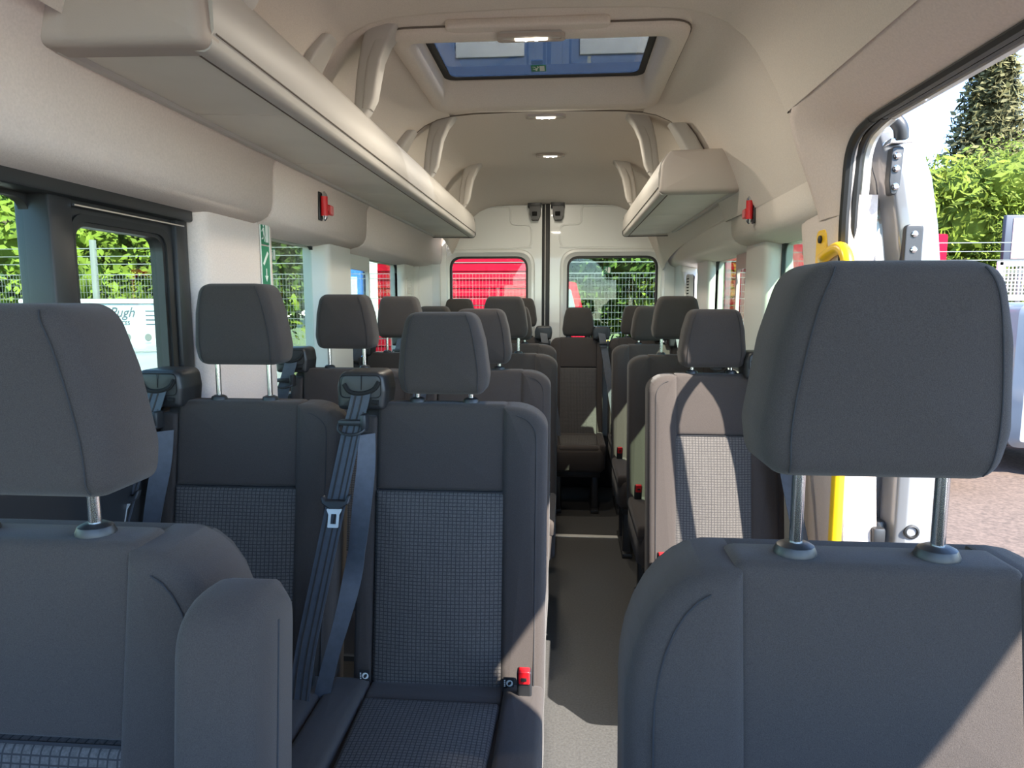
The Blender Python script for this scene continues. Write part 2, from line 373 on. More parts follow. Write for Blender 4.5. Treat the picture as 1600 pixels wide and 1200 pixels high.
# sills and glass
def side_window(n, side, y0, y1, z0, z1, parent_label, gl=glass_t):
    x = XL-.035 if side < 0 else XR+.035
    o = struct(MB().box(x-.002, x+.002, y0-.02, y1+.02, z0-.02, z1+.03).build('window_%d' % n, gl), parent_label)
    MB().ring(rrect(y0-.035, y1+.035, z0-.03, z1+.05, .06), rrect(y0, y1, z0, z1, .05), x-.008, x+.008, YZ).build('rubber_seal', blackg, o)
    return o
w2 = side_window(2, -1, 2.165, 2.70, .99, 1.525, 'left side window beside the second and third rows')
w3 = side_window(3, -1, 2.985, 4.06, .99, 1.525, 'left side window near the back with a sliding vent')
w4 = side_window(4, 1, 2.285, 2.715, .99, 1.525, 'right side window just behind the yellow pole')
w5 = side_window(5, 1, 3.02, 3.87, .99, 1.525, 'right side window near the back with a sliding vent')
def vent_sash(o, side, y0, y1):
    x = XL-.02 if side < 0 else XR+.02
    MB().ring(rrect(y0, y1, 1.00, 1.535, .02), rrect(y0+.02, y1-.02, 1.02, 1.455, .03), x-.008, x+.008, YZ).build('vent_sash', plast if side < 0 else mat('pinkish_grey_sash', (.46, .36, .34), .5), o, ang=60)
    MB().box(x-.01, x+.01, y0-.02, y1+.0, 1.527, 1.533).build('sash_track', blackg, o)
vent_sash(w3, -1, 2.98, 3.43); vent_sash(w5, 1, 3.0, 3.36)
# --- left front sliding window in thick black frame
wf = struct(MB().box(XL-.045, XL-.041, .1, 1.27, .98, 1.52).build('window_6', glass_t), 'black framed left window beside the front seats')
fr = MB()
fr.box(XL-.06, XL+.03, .05, 1.712, 1.505, 1.548, .006); fr.box(XL-.06, XL+.01, .05, 1.712, .955, 1.035, .008)
fr.box(XL-.06, XL+.012, 1.236, 1.30, 1.0, 1.52, .006); fr.box(XL-.06, XL+.016, 1.655, 1.712, 1.0, 1.53, .012)
fr.box(XL-.06, XL+.01, .05, .12, 1.0, 1.52, .006)
fr.build('window_frame', blackp, wf)
MB().ring(rrect(.1, 1.25, 1.02, 1.52, .03), rrect(.12, 1.238, 1.035, 1.497, .035), XL-.05, XL-.03, YZ).build('rubber_seal', blackg, wf)
sash = MB().ring(rrect(1.275, 1.665, 1.01, 1.508, .03), rrect(1.315, 1.612, 1.05, 1.455, .035), XL-.03, XL+.002, YZ).build('sliding_sash', blackp, wf, ang=60)
MB().ring(rrect(1.295, 1.64, 1.03, 1.48, .05), rrect(1.308, 1.622, 1.042, 1.464, .04), XL+.002, XL+.008, YZ).build('sash_bead', blackg, sash)
MB().box(XL-.02, XL-.016, 1.30, 1.63, 1.03, 1.47).build('sliding_pane', glass_t, sash)
MB().tube([(XL+.014, 1.30, 1.493), (XL+.014, 1.69, 1.493)], .003, 6).build('sash_rail', chrome, wf)
# --- right: sliding-door opening, its header and pillar trim
A_ = [(.679, y, 1.835) for y in (.28, 1.2, 1.55, 1.66, 1.75)]+[(.681, 1.85, 1.833), (.684, 1.94, 1.826), (.692, 1.99, 1.807), (.707, 2.012, 1.773), (.728, 2.020, 1.720), (.752, 2.025, 1.662), (.775, 2.03, 1.607), (.796, 2.034, 1.556), (.802, 2.036, 1.53)]
B_ = [(.80, y, 1.738) for y in (.28, 1.2, 1.50, 1.60)]+[(.80, 1.66, 1.738), (.80, 1.713, 1.737), (.80, 1.755, 1.733), (.80, 1.79, 1.727), (.80, 1.82, 1.714), (.80, 1.842, 1.698), (.80, 1.858, 1.668), (.802, 1.868, 1.62), (.806, 1.884, 1.56), (.809, 1.89, 1.53)]
hd = []
for a, b in zip(A_, B_):
    a = Vector(a); b = Vector(b); row = [a+Vector((.03, .02, .03))]
    for w_ in (0, .1, .25, .42, .58, .72, .84, .93, 1.0):
        p = a.lerp(b, w_); k_ = math.sin(PI*w_)
        up = max(0, min(1, (a.z-1.60)/.2)); row.append(p+Vector((-.006*k_*(1-up), -.020*k_*(1-up), -.012*k_*up)))
    row.append(b+Vector((.04, .004, .004))); hd.append(row)
for sgn, par in ((1, wr), (-1, wl)):
    pts = [(.48, 2.17), (.62, 2.13), (.73, 2.02), (.80, 1.90), (.86, 1.795)]
    if sgn < 0: pts = [mir(p) for p in pts]
    MB().loft([[(x, y, z) for x, z in pts] for y in (-.6, 2.0, 4.9)], closed=False).build('light_block_skin', paint, par)  # unseen sheets added above the eaves, keep sun out of headliner cracks
dh = struct(MB().loft(hd, closed=False).build('trim_1', trim, ang=75), 'beige fabric header above the open side door')
# black rubber seal around the opening
sp = [(.85, .315, .05), (.84, .315, 1.66), (.82, .37, 1.728), (.806, .47, 1.738), (.806, 1.62, 1.738), (.806, 1.73, 1.736), (.806, 1.81, 1.720), (.807, 1.856, 1.678), (.811, 1.875, 1.60), (.818, 1.897, 1.50), (.830, 1.92, 1.42), (.852, 1.945, 1.25), (.868, 1.93, .89), (.876, 1.90, .05)]
def smooth_path(p, n=4):
    out = []
    for i in range(len(p)-1):
        p0, p1, p2, p3 = [Vector(p[max(0, min(len(p)-1, i+k))]) for k in (-1, 0, 1, 2)]
        for k in range(n):
            t = k/n; out.append(.5*((2*p1)+(p2-p0)*t+(2*p0-5*p1+4*p2-p3)*t*t+(3*p1-p0-3*p2+p3)*t**3))
    out.append(Vector(p[-1])); return out
spath = [Vector(sp[0]), Vector(sp[1])]+smooth_path(sp[2:], 4)
MB().tube(spath, .013, 8).build('door_seal', blackg, dh)
MB().tube([p+Vector((.026, .006 if p.y > 1.8 else 0, .004)) for p in spath], .011, 8).build('door_seal', blackg, dh)
MB().tube([p+Vector((.05, .012 if p.y > 1.8 else 0, .006)) for p in spath], .013, 8).build('body_flange', paint, dh)
# --- cab shell behind the camera (lets daylight in through windscreen and cab windows)
cab = MB()
cab.box(XR-.03, XR+.06, .22, .30, 0, 1.80, .01)                       # door pillar
cab.box(XR-.01, XR+.06, -1.0, .24, -.1, .95, .01)                     # cab door
cab.box(.66, XR+.06, -.6, .30, 1.63, 1.86, .01)                   # above cab window
cab.box(XL-.06, -.72, -.6, .44, 1.555, 1.86, .01)
cab.box(XL-.06, XR+.06, -1.05, -1.0, -.1, .95, .01)
cab.box(XL-.06, XR+.06, -1.0, -.75, .85, .97, .04)
wfr = struct(cab.build('wall_front', blackp), 'cab bodywork around the windscreen')
for s_, x in ((-1, XL-.02), (1, XR+.02)):
    MB().tube([(x, -1.0, .95), (x*.97, -.58, 1.86)], .04, 8).build('windscreen_post', blackp, wfr)
ws = MB().add([(XL, -1.0, .95), (XR, -1.0, .95), (.70, -.56, 1.93), (-.73, -.56, 1.93)], [[0, 1, 2, 3]]); struct(ws.build('window_7', glass_c), 'windscreen')
# --- rear doors
def rear_door(n, x0, x1, wx0, wx1, label):
    R = []; y = YR
    for a0, a1, b0, b1, r, dy in ((x0, x1, .04, 2.06, .004, .05), (x0, x1, .04, 2.06, .004, .0), (wx0-.058, wx1+.058, .88, 1.675, .13, .0), (wx0-.050, wx1+.050, .89, 1.667, .12, -.014), (wx0-.034, wx1+.034, .905, 1.651, .105, -.016),
                                   (wx0-.022, wx1+.022, .918, 1.640, .095, -.006), (wx0-.006, wx1+.006, .935, 1.622, .085, .004), (wx0-.004, wx1+.004, .937, 1.62, .085, .05)):
        R.append([(px, y+dy, pz) for px, pz in rrect(a0, a1, b0, b1, r, 8)])
    d = struct(MB().loft(R, cap0=False, cap1=False).build('door_%d' % n, paint, ang=30), label)
    MB().box(wx0-.02, wx1+.02, y+.03, y+.034, .92, 1.635).build('pane', glass_t, d)
    MB().ring(rrect(wx0-.008, wx1+.008, .933, 1.624, .087, 8), rrect(wx0+.007, wx1-.007, .948, 1.609, .075, 8), y+.0, y+.03, XZ).build('rubber_seal', blackg, d)
    return d
dl = rear_door(2, -.845, -.092, -.747, -.199, 'left rear door in white paint with a window')
dr = rear_door(3, -.036, .80, .094, .716, 'right rear door in white paint with a window')
MB().box(-.092, -.036, YR-.005, YR+.04, .04, 2.06, .008).build('door_seal', blackg, dl)
MB().box(-.072, -.066, YR-.012, YR-.004, .04, 2.0, .002).build('seal_lip', plast, dl)
def press_line(pts, d): MB().tube(smooth_path(pts, 3), .0065, 6).build('pressed_rib', paint, d)
press_line([(x, YR-.001, z) for x, z in [(-.70, 1.97), (-.36, 1.97), (-.325, 1.965), (-.315, 1.93), (-.315, 1.87), (-.29, 1.845), (-.20, 1.84), (-.17, 1.82), (-.165, 1.74), (-.18, 1.695), (-.22, 1.685), (-.78, 1.675)]], dl)
press_line([(x, YR-.001, z) for x, z in [(.62, 1.97), (.23, 1.97), (.195, 1.965), (.185, 1.93), (.185, 1.87), (.16, 1.845), (.07, 1.84), (.04, 1.82), (.035, 1.74), (.05, 1.695), (.09, 1.685), (.72, 1.675)]], dr)
def latch(x0, x1, d):
    l = MB().box(x0, x1, YR-.06, YR+.01, 1.955, 2.02, .006).build('door_catch', blackp, d); l['label'] = 'black plastic catch at the top of the rear door'
    MB().prism(rpoly([(x0+.012, 1.96), (x1-.004, 1.96), (x1-.008, 1.90), (x1-.022, 1.87), (x0+.028, 1.87), (x0+.014, 1.905)], .006, 3), YR-.07, YR, XZ).build('catch_body', blackp, l)
    MB().box(x0+.03, x1-.03, YR-.076, YR-.069, 1.895, 1.925, .003).build('catch_slot', void, l)
latch(-.19, -.095, dl); latch(-.03, .066, dr)
rh = MB(); rh.tube([(x, YR-.01, 2.02-abs(x+.03)**2*.055) for x in [-.80+k*.08 for k in range(20)]], .008, 6)
struct(rh.build('trim_2', blackg), 'dark seal along the top of the rear doors')
struct(MB().box(XL-.07, -.835, YR-.02, YR+.05, 0, 2.1).build('wall_rear', paint), 'rear body frame beside the doors')
MB().box(.79, XR+.07, YR-.02, YR+.05, 0, 2.1).build('rear_post', paint, bpy.data.objects['wall_rear'])
MB().box(XL-.07, XR+.07, YR+.0, YR+.05, 2.02, 2.2).build('rear_header', paint, bpy.data.objects['wall_rear'])
MB().box(.745, .80, YR-.03, YR, .9, 1.7, .012).build('rear_post_flange', paint, bpy.data.objects['wall_rear'])
for z in (1.18, 1.30, 1.45, 1.56):
    MB().box(-.862, -.835, YR-.045, YR-.015, z-.025, z+.025, .006).build('hinge_cover', paint, bpy.data.objects['wall_rear'])

# ------------------------------------------------------------------ seats
SHX = .17
def seat(label, cx, y, hw=.152, bl=.045, br=.093, belt=-1, raise_=0.0, sh=.055, shl=None, split=.865, near=2, group='forward-facing minibus seats', tags=False, zoff=0, rest=0.0, hw_head=None):
    """local: x=0 panel centre, y=0 front plane at the backrest top, faces -y"""
    t = thing('passenger_seat', label, 'seat', (cx, y, 0), 0, group)
    zt = 1.065; zb = .395; xl = -hw-bl; xr = hw+br
    SX = lambda a, b, c: (a, c+(b-zt)*SHX, b)
    shl = shl if shl is not None else sh
    nb = 7 if near else 4
    def shoulder(x_in, x_out, drop, bot, top):   # outline of one bolster with an elliptical shoulder
        s_ = 1 if x_out > x_in else -1; w_ = abs(x_out-x_in)
        ex = max(w_-.02, w_*.7); c = [(x_in, bot), (x_out, bot)]
        for k in range(9):
            th = PI/2*k/8; c.append((x_out-s_*ex*(1-math.cos(th)), top-drop*(1-math.sin(th))))
        c.append((x_in, top)); rd = [.012, .02]+[.02]*9+[.004]
        if s_ < 0: c = c[::-1]; rd = rd[::-1]
        return rpoly(c, rd, 1 if not near else 2)
    # shell behind
    lo = [(xl+.006, zb-.04), (xr-.006, zb-.04)]; lr = [.03, .03]
    def arc(x_out, w_, drop, s_):
        ex = max(w_-.02, w_*.7)
        return [(x_out-s_*.009-s_*ex*(1-math.cos(PI/2*k/6)), zt-.010-drop*(1-math.sin(PI/2*k/6))) for k in range(7)]
    if br > .06: lo += arc(xr, br, sh, 1); lr += [.02]*7
    else: lo += [(xr-.006, zt-.012)]; lr += [.02]
    if bl > .06: lo += arc(xl, bl, shl, -1)[::-1]; lr += [.02]*7
    else: lo += [(xl+.006, zt-.012)]; lr += [.02]
    MB().pad(rpoly(lo, lr, 3), .115, .012, .024, 0, SX).build('back_shell', fabric2, t, ang=50)
    # centre panels
    up = MB().pad(rpoly([(-hw, split+.001), (hw, split+.001), (hw, zt), (-hw, zt)], [.004, .004, .012, .012], 4), .06, .0, .011, .004, SX).build('upper_panel', fabric, t, ang=50)
    MB().pad(rpoly([(-hw, zb), (hw, zb), (hw, split-.001), (-hw, split-.001)], [.02, .02, .004, .004], 4), .05, -.003, .010, .010, SX).build('insert_panel', ins_b, t, ang=50)
    if near: MB().tube([SX(x, split, -.0005) for x in [(-hw+.006)+k*(2*hw-.012)/8 for k in range(9)]], .0016, 5).build('seam', thread, up)
    for s_, w_, dr_ in ((-1, bl, shl), (1, br, sh)):
        if w_ > .06:
            o = shoulder(s_*(hw-.010), s_*(hw+w_), dr_, zb-.02, zt-.005)
            b_ = MB().pad(o, .095, -.009, .018, .006, SX).build('side_bolster', fabric, t, ang=50)
            if near:   # stitched seam following the outer edge
                xo_ = hw+w_-.024; ex = w_-.034
                q = [(xo_, zb+.05), (xo_, .6), (xo_, .8)]+[(xo_-ex*(1-math.cos(PI/2*k/8)), zt-.022-dr_*.95*(1-math.sin(PI/2*k/8))) for k in range(8)]
                MB().tube([SX(s_*p[0], p[1], -.0126 if p[1] < zt-dr_ else -.0112) for p in q], .0009, 5).build('seam', thread, b_)
        else:
            o = rpoly([(s_*(hw+.001), zb), (s_*(hw+w_), zb), (s_*(hw+w_), zt-.03), (s_*(hw+.001), zt-.03)][::s_], .008, 3)
            MB().pad(o, .07, .0, .009, .002, SX).build('side_bolster', fabric, t, ang=50)
    # headrest
    hb = zt+.020+raise_; k = .106 if hw_head is None else hw_head
    hy = .012
    ho = rpoly([(-k*.93, hb), (k*.93, hb), (k, hb+.045), (k*.91, hb+.125), (k*.74, hb+.192), (-k*.74, hb+.192), (-k*.91, hb+.125), (-k, hb+.045)], [.03, .03, .05, .10, .035, .035, .10, .05], nb)
    HX = lambda a, b, c: (a, c-(b-hb)*.10+.006, b)
    h = MB().pad(ho, hy+.085, hy-.022, .024, .006, HX).build('headrest', fabric, t, ang=55)
    if near:
        for s_ in (-1, 1):
            pts = [(s_*k*.56, hb+.186), (s_*k*.66, hb+.16), (s_*k*.735, hb+.12), (s_*k*.795, hb+.07), (s_*k*.805, hb+.035), (s_*k*.775, hb+.006)]
            def dep(b):
                d = min(b-hb, hb+.192-b); r_ = .024
                return hy-.0225+(r_*(1-math.sqrt(max(0, 1-(1-d/r_)**2))) if d < r_ else 0)
            MB().tube([HX(p.x, p.y, dep(p.y)) for p in smooth_path([(a, b, 0) for a, b in pts], 5)], .0008, 5).build('seam', thread, h)
    for px in (-.064, .064):
        MB().tube([(px, .03, zt-.02), (px, .03, hb+.03)], .0062, 10).build('headrest_post', chrome, t)
        g = MB()
        prf = [(.0, .012), (.010, .012), (.0155, .009), (.018, .003), (.018, -.003), (.016, -.008)]
        g.loft([[(px+r_*1.1*math.cos(2*PI*q/14), .03+r_*math.sin(2*PI*q/14), zt+z_-.001) for q in range(14)] for r_, z_ in prf])
        g.build('post_guide', blackp, t)
    # seat cushion
    CY = lambda a, b, c: (a, b, -c)
    yb_, yf_ = -.105, -.53
    cl = bl+(.048 if belt < 0 and bl < .06 else 0); cr_ = br
    cxl, cxr = -hw-cl, hw+cr_
    MB().pad(rpoly([(cxl, yf_), (cxr, yf_), (cxr, yb_), (cxl, yb_)], [.06, .06, .02, .02], 5), -.27, -.425, .03, .0, CY).build('cushion', fabric, t, ang=50)
    for s_, w_ in ((-1, cl), (1, cr_)):
        if w_ > .03:
            MB().pad(rpoly([(s_*(hw+.002), yf_+.01), (s_*(hw+w_), yf_+.01), (s_*(hw+w_), yb_+.0), (s_*(hw+.002), yb_)][::s_], [.015]*4, 4), -.38, -.446, .016 if w_ > .05 else .012, .003, CY).build('cushion_bolster', fabric, t, ang=50)
    MB().pad(rrect(-hw, hw, yb_-.065, yb_+.0, .01, 4), -.40, -.437, .01, .002, CY).build('cushion_rear_band', fabric, t, ang=50)
    MB().pad(rpoly([(-hw+.012, yf_+.07), (hw-.012, yf_+.07), (hw, yb_-.067), (-hw, yb_-.067)], .012, 4), -.40, -.438, .01, .006, CY).build('cushion_insert', ins_s, t, ang=50)
    MB().pad(rrect(-hw, hw, yf_+.005, yf_+.068, .02, 4), -.39, -.436, .018, .003, CY).build('cushion_front_band', fabric, t, ang=50)
    # base
    MB().box(xl+.03, xr-.03, yf_+.06, yb_-.02, .23, .275, .008).build('seat_pan', blackp, t)
    for lx in (xl+.06, xr-.06):
        f = MB(); f.box(lx-.02, lx+.02, yf_+.10, yf_+.14, 0, .24, .006); f.box(lx-.02, lx+.02, yb_-.10, yb_-.05, 0, .24, .006); f.box(lx-.025, lx+.025, yf_+.06, yb_-.0, 0, .025, .004)
        f.build('leg', blackp, t)
    # buckle on the side away from the belt
    if belt:
        bx = -belt*(hw+(br if belt < 0 else bl)*.55); by = -.155
        bk = MB().pad(rrect(bx-.016, bx+.016, .40, .512, .007, 4), by+.018, by-.006, .005, 0, lambda a, b, c: (a, c-(b-.45)*.25, b)).build('buckle', blackp, t)
        MB().pad(rrect(bx-.0125, bx+.0125, .478, .5125, .004, 3), by+.012, by-.010, .003, 0, lambda a, b, c: (a, c-(b-.45)*.25, b+.002)).build('release_button', redp, bk)
        MB().box(bx-.006, bx+.006, by-.0285, by-.024, .494, .500).build('buckle_slot', void, bk)
        MB().box(bx-.009, bx+.009, by+.0, by+.006, .33, .41, .002).build('buckle_stalk', blackp, bk)
        # belt guide housing on the shoulder
        gx = belt*(hw+.030); gz = zt+.032
        gm = rpoly([(gx-.058, gz-.045), (gx+.050, gz-.045), (gx+.056, gz+.0), (gx+.050, gz+.044), (gx-.050, gz+.044), (gx-.060, gz+.01)], [.012, .012, .02, .022, .022, .02], nb)
        gd = MB().pad(gm, .075, -.028, .012, .002, XZ).build('belt_guide', blackp, t, ang=50)
        if near:
            MB().tube(smooth_path([(gx-.040, -.030, gz+.016), (gx-.030, -.031, gz-.0), (gx-.012, -.031, gz-.006), (gx+.012, -.031, gz-.004), (gx+.032, -.031, gz+.006), (gx+.042, -.030, gz+.022)], 4), .0055, 8).build('belt_slot', void, gd)
            MB().tube([(x_, -.0300, z_) for x_, z_ in rrect(gx-.050, gx+.046, gz-.016, gz+.036, .014, 5)], .0012, 5, closed=True).build('cover_joint', void, gd)
            MB().tube([(gx, -.031, gz+.003), (gx+.001, -.031, gz+.036)], .0009, 5).build('cover_joint', void, gd)
            MB().tube([(gx+.026, -.030, gz-.026), (gx+.04, -.030, gz-.027)], .006, 8).build('belt_slot', void, gd)
        # shoulder strap running down beside the backrest
        ox = belt
        P = [(gx, -.030, gz-.003), (gx+ox*.004, -.044, gz-.035), (gx+ox*.014, -.062, gz-.085), (gx+ox*.026, -.085, gz-.16), (gx+ox*.045, -.130, gz-.29), (gx+ox*.066, -.165, gz-.42), (gx+ox*.088, -.195, gz-.55), (gx+ox*.10, -.215, gz-.66)]
        sb = MB().ribbon(smooth_path(P, 4), (1, 0, -ox*.16), .047).build('belt_strap', strapm, t)
        if near > 1:
            for o_ in (-.012, .004, .016):
                MB().ribbon([Vector(p)+Vector((o_, -.0012, 0)) for p in smooth_path(P, 4)], (1, 0, -ox*.16), .004, .0012).build('webbing_stripe', fabric2, sb)
        # comfort loop around the strap
        lz = gz-.078; lx = gx+ox*.012; ly = -.060
        lp = MB(); lp.box(lx-.031, lx+.031, ly-.012, ly+.012, lz+.004, lz+.016, .003); lp.box(lx+.020, lx+.034, ly-.014, ly+.016, lz-.01, lz+.03, .004)
        lp.tube(smooth_path([(lx-.031, ly-.004, lz+.006), (lx-.030, ly-.012, lz-.006), (lx-.014, ly-.018, lz-.014), (lx+.010, ly-.018, lz-.014), (lx+.028, ly-.013, lz-.006), (lx+.031, ly-.004, lz+.006)], 4), .0032, 6)
        lp.build('belt_loop', blackp, t)
        if near > 1:
            # slack return webbing, twisted
            P2 = [(gx-ox*.012, -.035, gz-.10), (gx-ox*.014, -.055, gz-.17), (gx-ox*.012, -.085, gz-.25), (gx-ox*.006, -.115, gz-.35), (gx+ox*.004, -.14, gz-.43), (gx+ox*.02, -.155, gz-.50), (gx+ox*.042, -.17, gz-.58), (gx+ox*.06, -.185, gz-.66)]
            W2 = [(.7, .7, 0), (.8, .5, 0), (1, .15, 0), (1, -.25, .1), (.9, .4, .1), (.9, .35, .35), (.9, .2, .45), (.9, .1, .4)]
            pp = smooth_path(P2, 4); ww = []
            for i_ in range(len(pp)):
                f_ = i_/4; a_ = int(min(f_, 6)); u_ = f_-a_; ww.append(tuple(Vector(W2[a_]).lerp(Vector(W2[min(7, a_+1)]), u_)))
            MB().ribbon(pp, ww, .043).build('belt_webbing_return', strapm, t)
            # tongue
            c = Vector(P[4]).lerp(Vector(P[3]), .42)+Vector((ox*-.0, -.006, 0)); tg = MB()
            tg.pad(rpoly([(c.x-.030, c.z-.004), (c.x-.010, c.z-.016), (c.x+.010, c.z-.016), (c.x+.030, c.z-.004), (c.x+.034, c.z+.014), (c.x+.026, c.z+.014), (c.x+.022, c.z+.003), (c.x-.022, c.z+.003), (c.x-.028, c.z+.012), (c.x-.034, c.z+.008)], .003, 3), c.y+.006, c.y-.008, .003, 0, lambda a, b, d: (a, d+(b-c.z)*.36, b), puffs=())
            tg = tg.build('belt_tongue', blackp, t)
            MB().ring(rpoly([(c.x-.012, c.z-.052), (c.x+.012, c.z-.052), (c.x+.012, c.z-.026), (c.x+.018, c.z-.014), (c.x-.018, c.z-.014), (c.x-.012, c.z-.026)], .002, 3), rpoly([(c.x-.0065, c.z-.045), (c.x+.0065, c.z-.045), (c.x+.0065, c.z-.028), (c.x+.006, c.z-.024), (c.x-.006, c.z-.024), (c.x-.0065, c.z-.028)], .0015, 3), c.y-.008, c.y-.005, lambda a, b, d: (a, d+(b-c.z)*.36, b)).build('tongue_plate', satin, tg)
    if tags:
        for s_, tx in ((-1, -hw-.012), (1, hw+.014)):
            tz = .455; ty = -.017+(tz-zt)*SHX-(.004 if s_ > 0 else .0)
            tgm = MB().box(tx-.012, tx+.012, ty-.0012, ty+.0012, tz-.013, tz+.013, .0006).build('fabric_tag', blackg, t)
            em = MB().loft([[(tx+.002+.0075*math.cos(2*PI*q/20), ty-d_, tz+.0075*math.sin(2*PI*q/20)) for q in range(20)] for d_ in (.0012, .0020)]).build('tag_emblem', white, tgm)
            MB().loft([[(tx+.002+.0042*math.cos(2*PI*q/16)*.9+.0018*math.sin(2*PI*q/16), ty-d_, tz+.0048*math.sin(2*PI*q/16)) for q in range(16)] for d_ in (.0020, .0024)]).build('tag_leaf', blackg, tgm)
            for r_ in range(4): MB().box(tx-.0105, tx-.0075, ty-.0018, ty-.0012, tz-.008+r_*.0042, tz-.0055+r_*.0042).build('tag_lettering', white, tgm)
    return t

FRONT = 'front seats'; LG = 'left-hand seat pairs'; RG = 'right-hand single seats'; BG = 'rear bench seats'
fs = dict(hw=.127, bl=.098, br=.098, belt=0, sh=.13, split=.875)
sFR = seat('large charcoal front seat filling the lower right, headrest raised on two steel posts', .362, .60, raise_=.058, group=FRONT, **fs)
sFL = seat('charcoal front seat at the left edge with a raised armrest beside it', -.462, .60, raise_=.022, group=FRONT, **fs)
ar = MB().pad(rpoly([(.50, .60), (.60, .60), (.60, 1.05), (.50, 1.05)], [.02, .02, .045, .045], 6), .035, -.035, .016, .003, lambda a, b, c: (.255+c, a-.60+(b-1.065)*.12, b)).build('armrest', fabric, sFL, ang=50)
MB().tube([(.290, -.005+(z-1.065)*.12-.04, z) for z in (.64, .8, .95, 1.02)], .0012, 5).build('seam', thread, ar)
L = [(1.53, .066, 0.0), (2.32, .05, 0.0), (3.07, .05, .045), (3.80, .0, .0)]
ln = ['second row', 'third row', 'fourth row', 'fifth row']
seat('window seat of the nearest left pair, belt over its window-side shoulder, headrest raised on posts', -.695, 1.53, raise_=.066, group=LG)
seat('aisle seat of the nearest left pair with grey checked insert and hanging belt tongue', -.205, 1.53, raise_=0, tags=True, group=LG)
seat('charcoal window seat directly behind the nearest left window seat, steel posts showing', -.70, 2.32, raise_=.05, near=1, group=LG)
seat('charcoal aisle seat directly behind the nearest left aisle seat, headrest pushed down', -.215, 2.32, raise_=0, near=1, group=LG)
seat('window seat third back on the left, greyer headrest against the red window view', -.69, 3.07, raise_=.05, near=0, group=LG)
seat('aisle seat third back on the left with headrest raised on a visible post', -.20, 3.07, raise_=.05, near=0, group=LG)
seat('window seat of the rearmost left pair, only its headrest top visible', -.67, 3.80, raise_=0, near=0, group=LG)
seat('aisle seat of the rearmost left pair, mostly hidden behind other headrests', -.215, 3.80, raise_=0, near=0, group=LG)
rs = dict(hw=.126, bl=.085, br=.10, belt=1, shl=.055)
seat('single right seat striped by bright sunlight beside the aisle', .565, 2.24, raise_=.0, near=1, group=RG, **rs)
seat('single right seat behind the sunlit one, headrest raised on a steel post', .575, 3.04, raise_=.05, near=0, group=RG, **rs)
seat('rearmost single right seat beside the aisle, headrest lowered', .555, 3.80, raise_=0, near=0, group=RG, **rs)
bs = dict(hw=.125, bl=.062, br=.04, belt=1, near=0)
seat('left end seat of the rear bench under the red window', -.64, 4.52, raise_=.045, group=BG, **bs)
seat('rear bench seat left of the aisle end, just left of the door gap', -.22, 4.52, raise_=.05, group=BG, **bs)
seat('rear bench seat standing at the end of the aisle with belt guide beside it', .165, 4.52, raise_=-.012, group=BG, **bs)
seat('right end seat of the rear bench, behind the single right seats', .555, 4.52, raise_=0, group=BG, **bs)

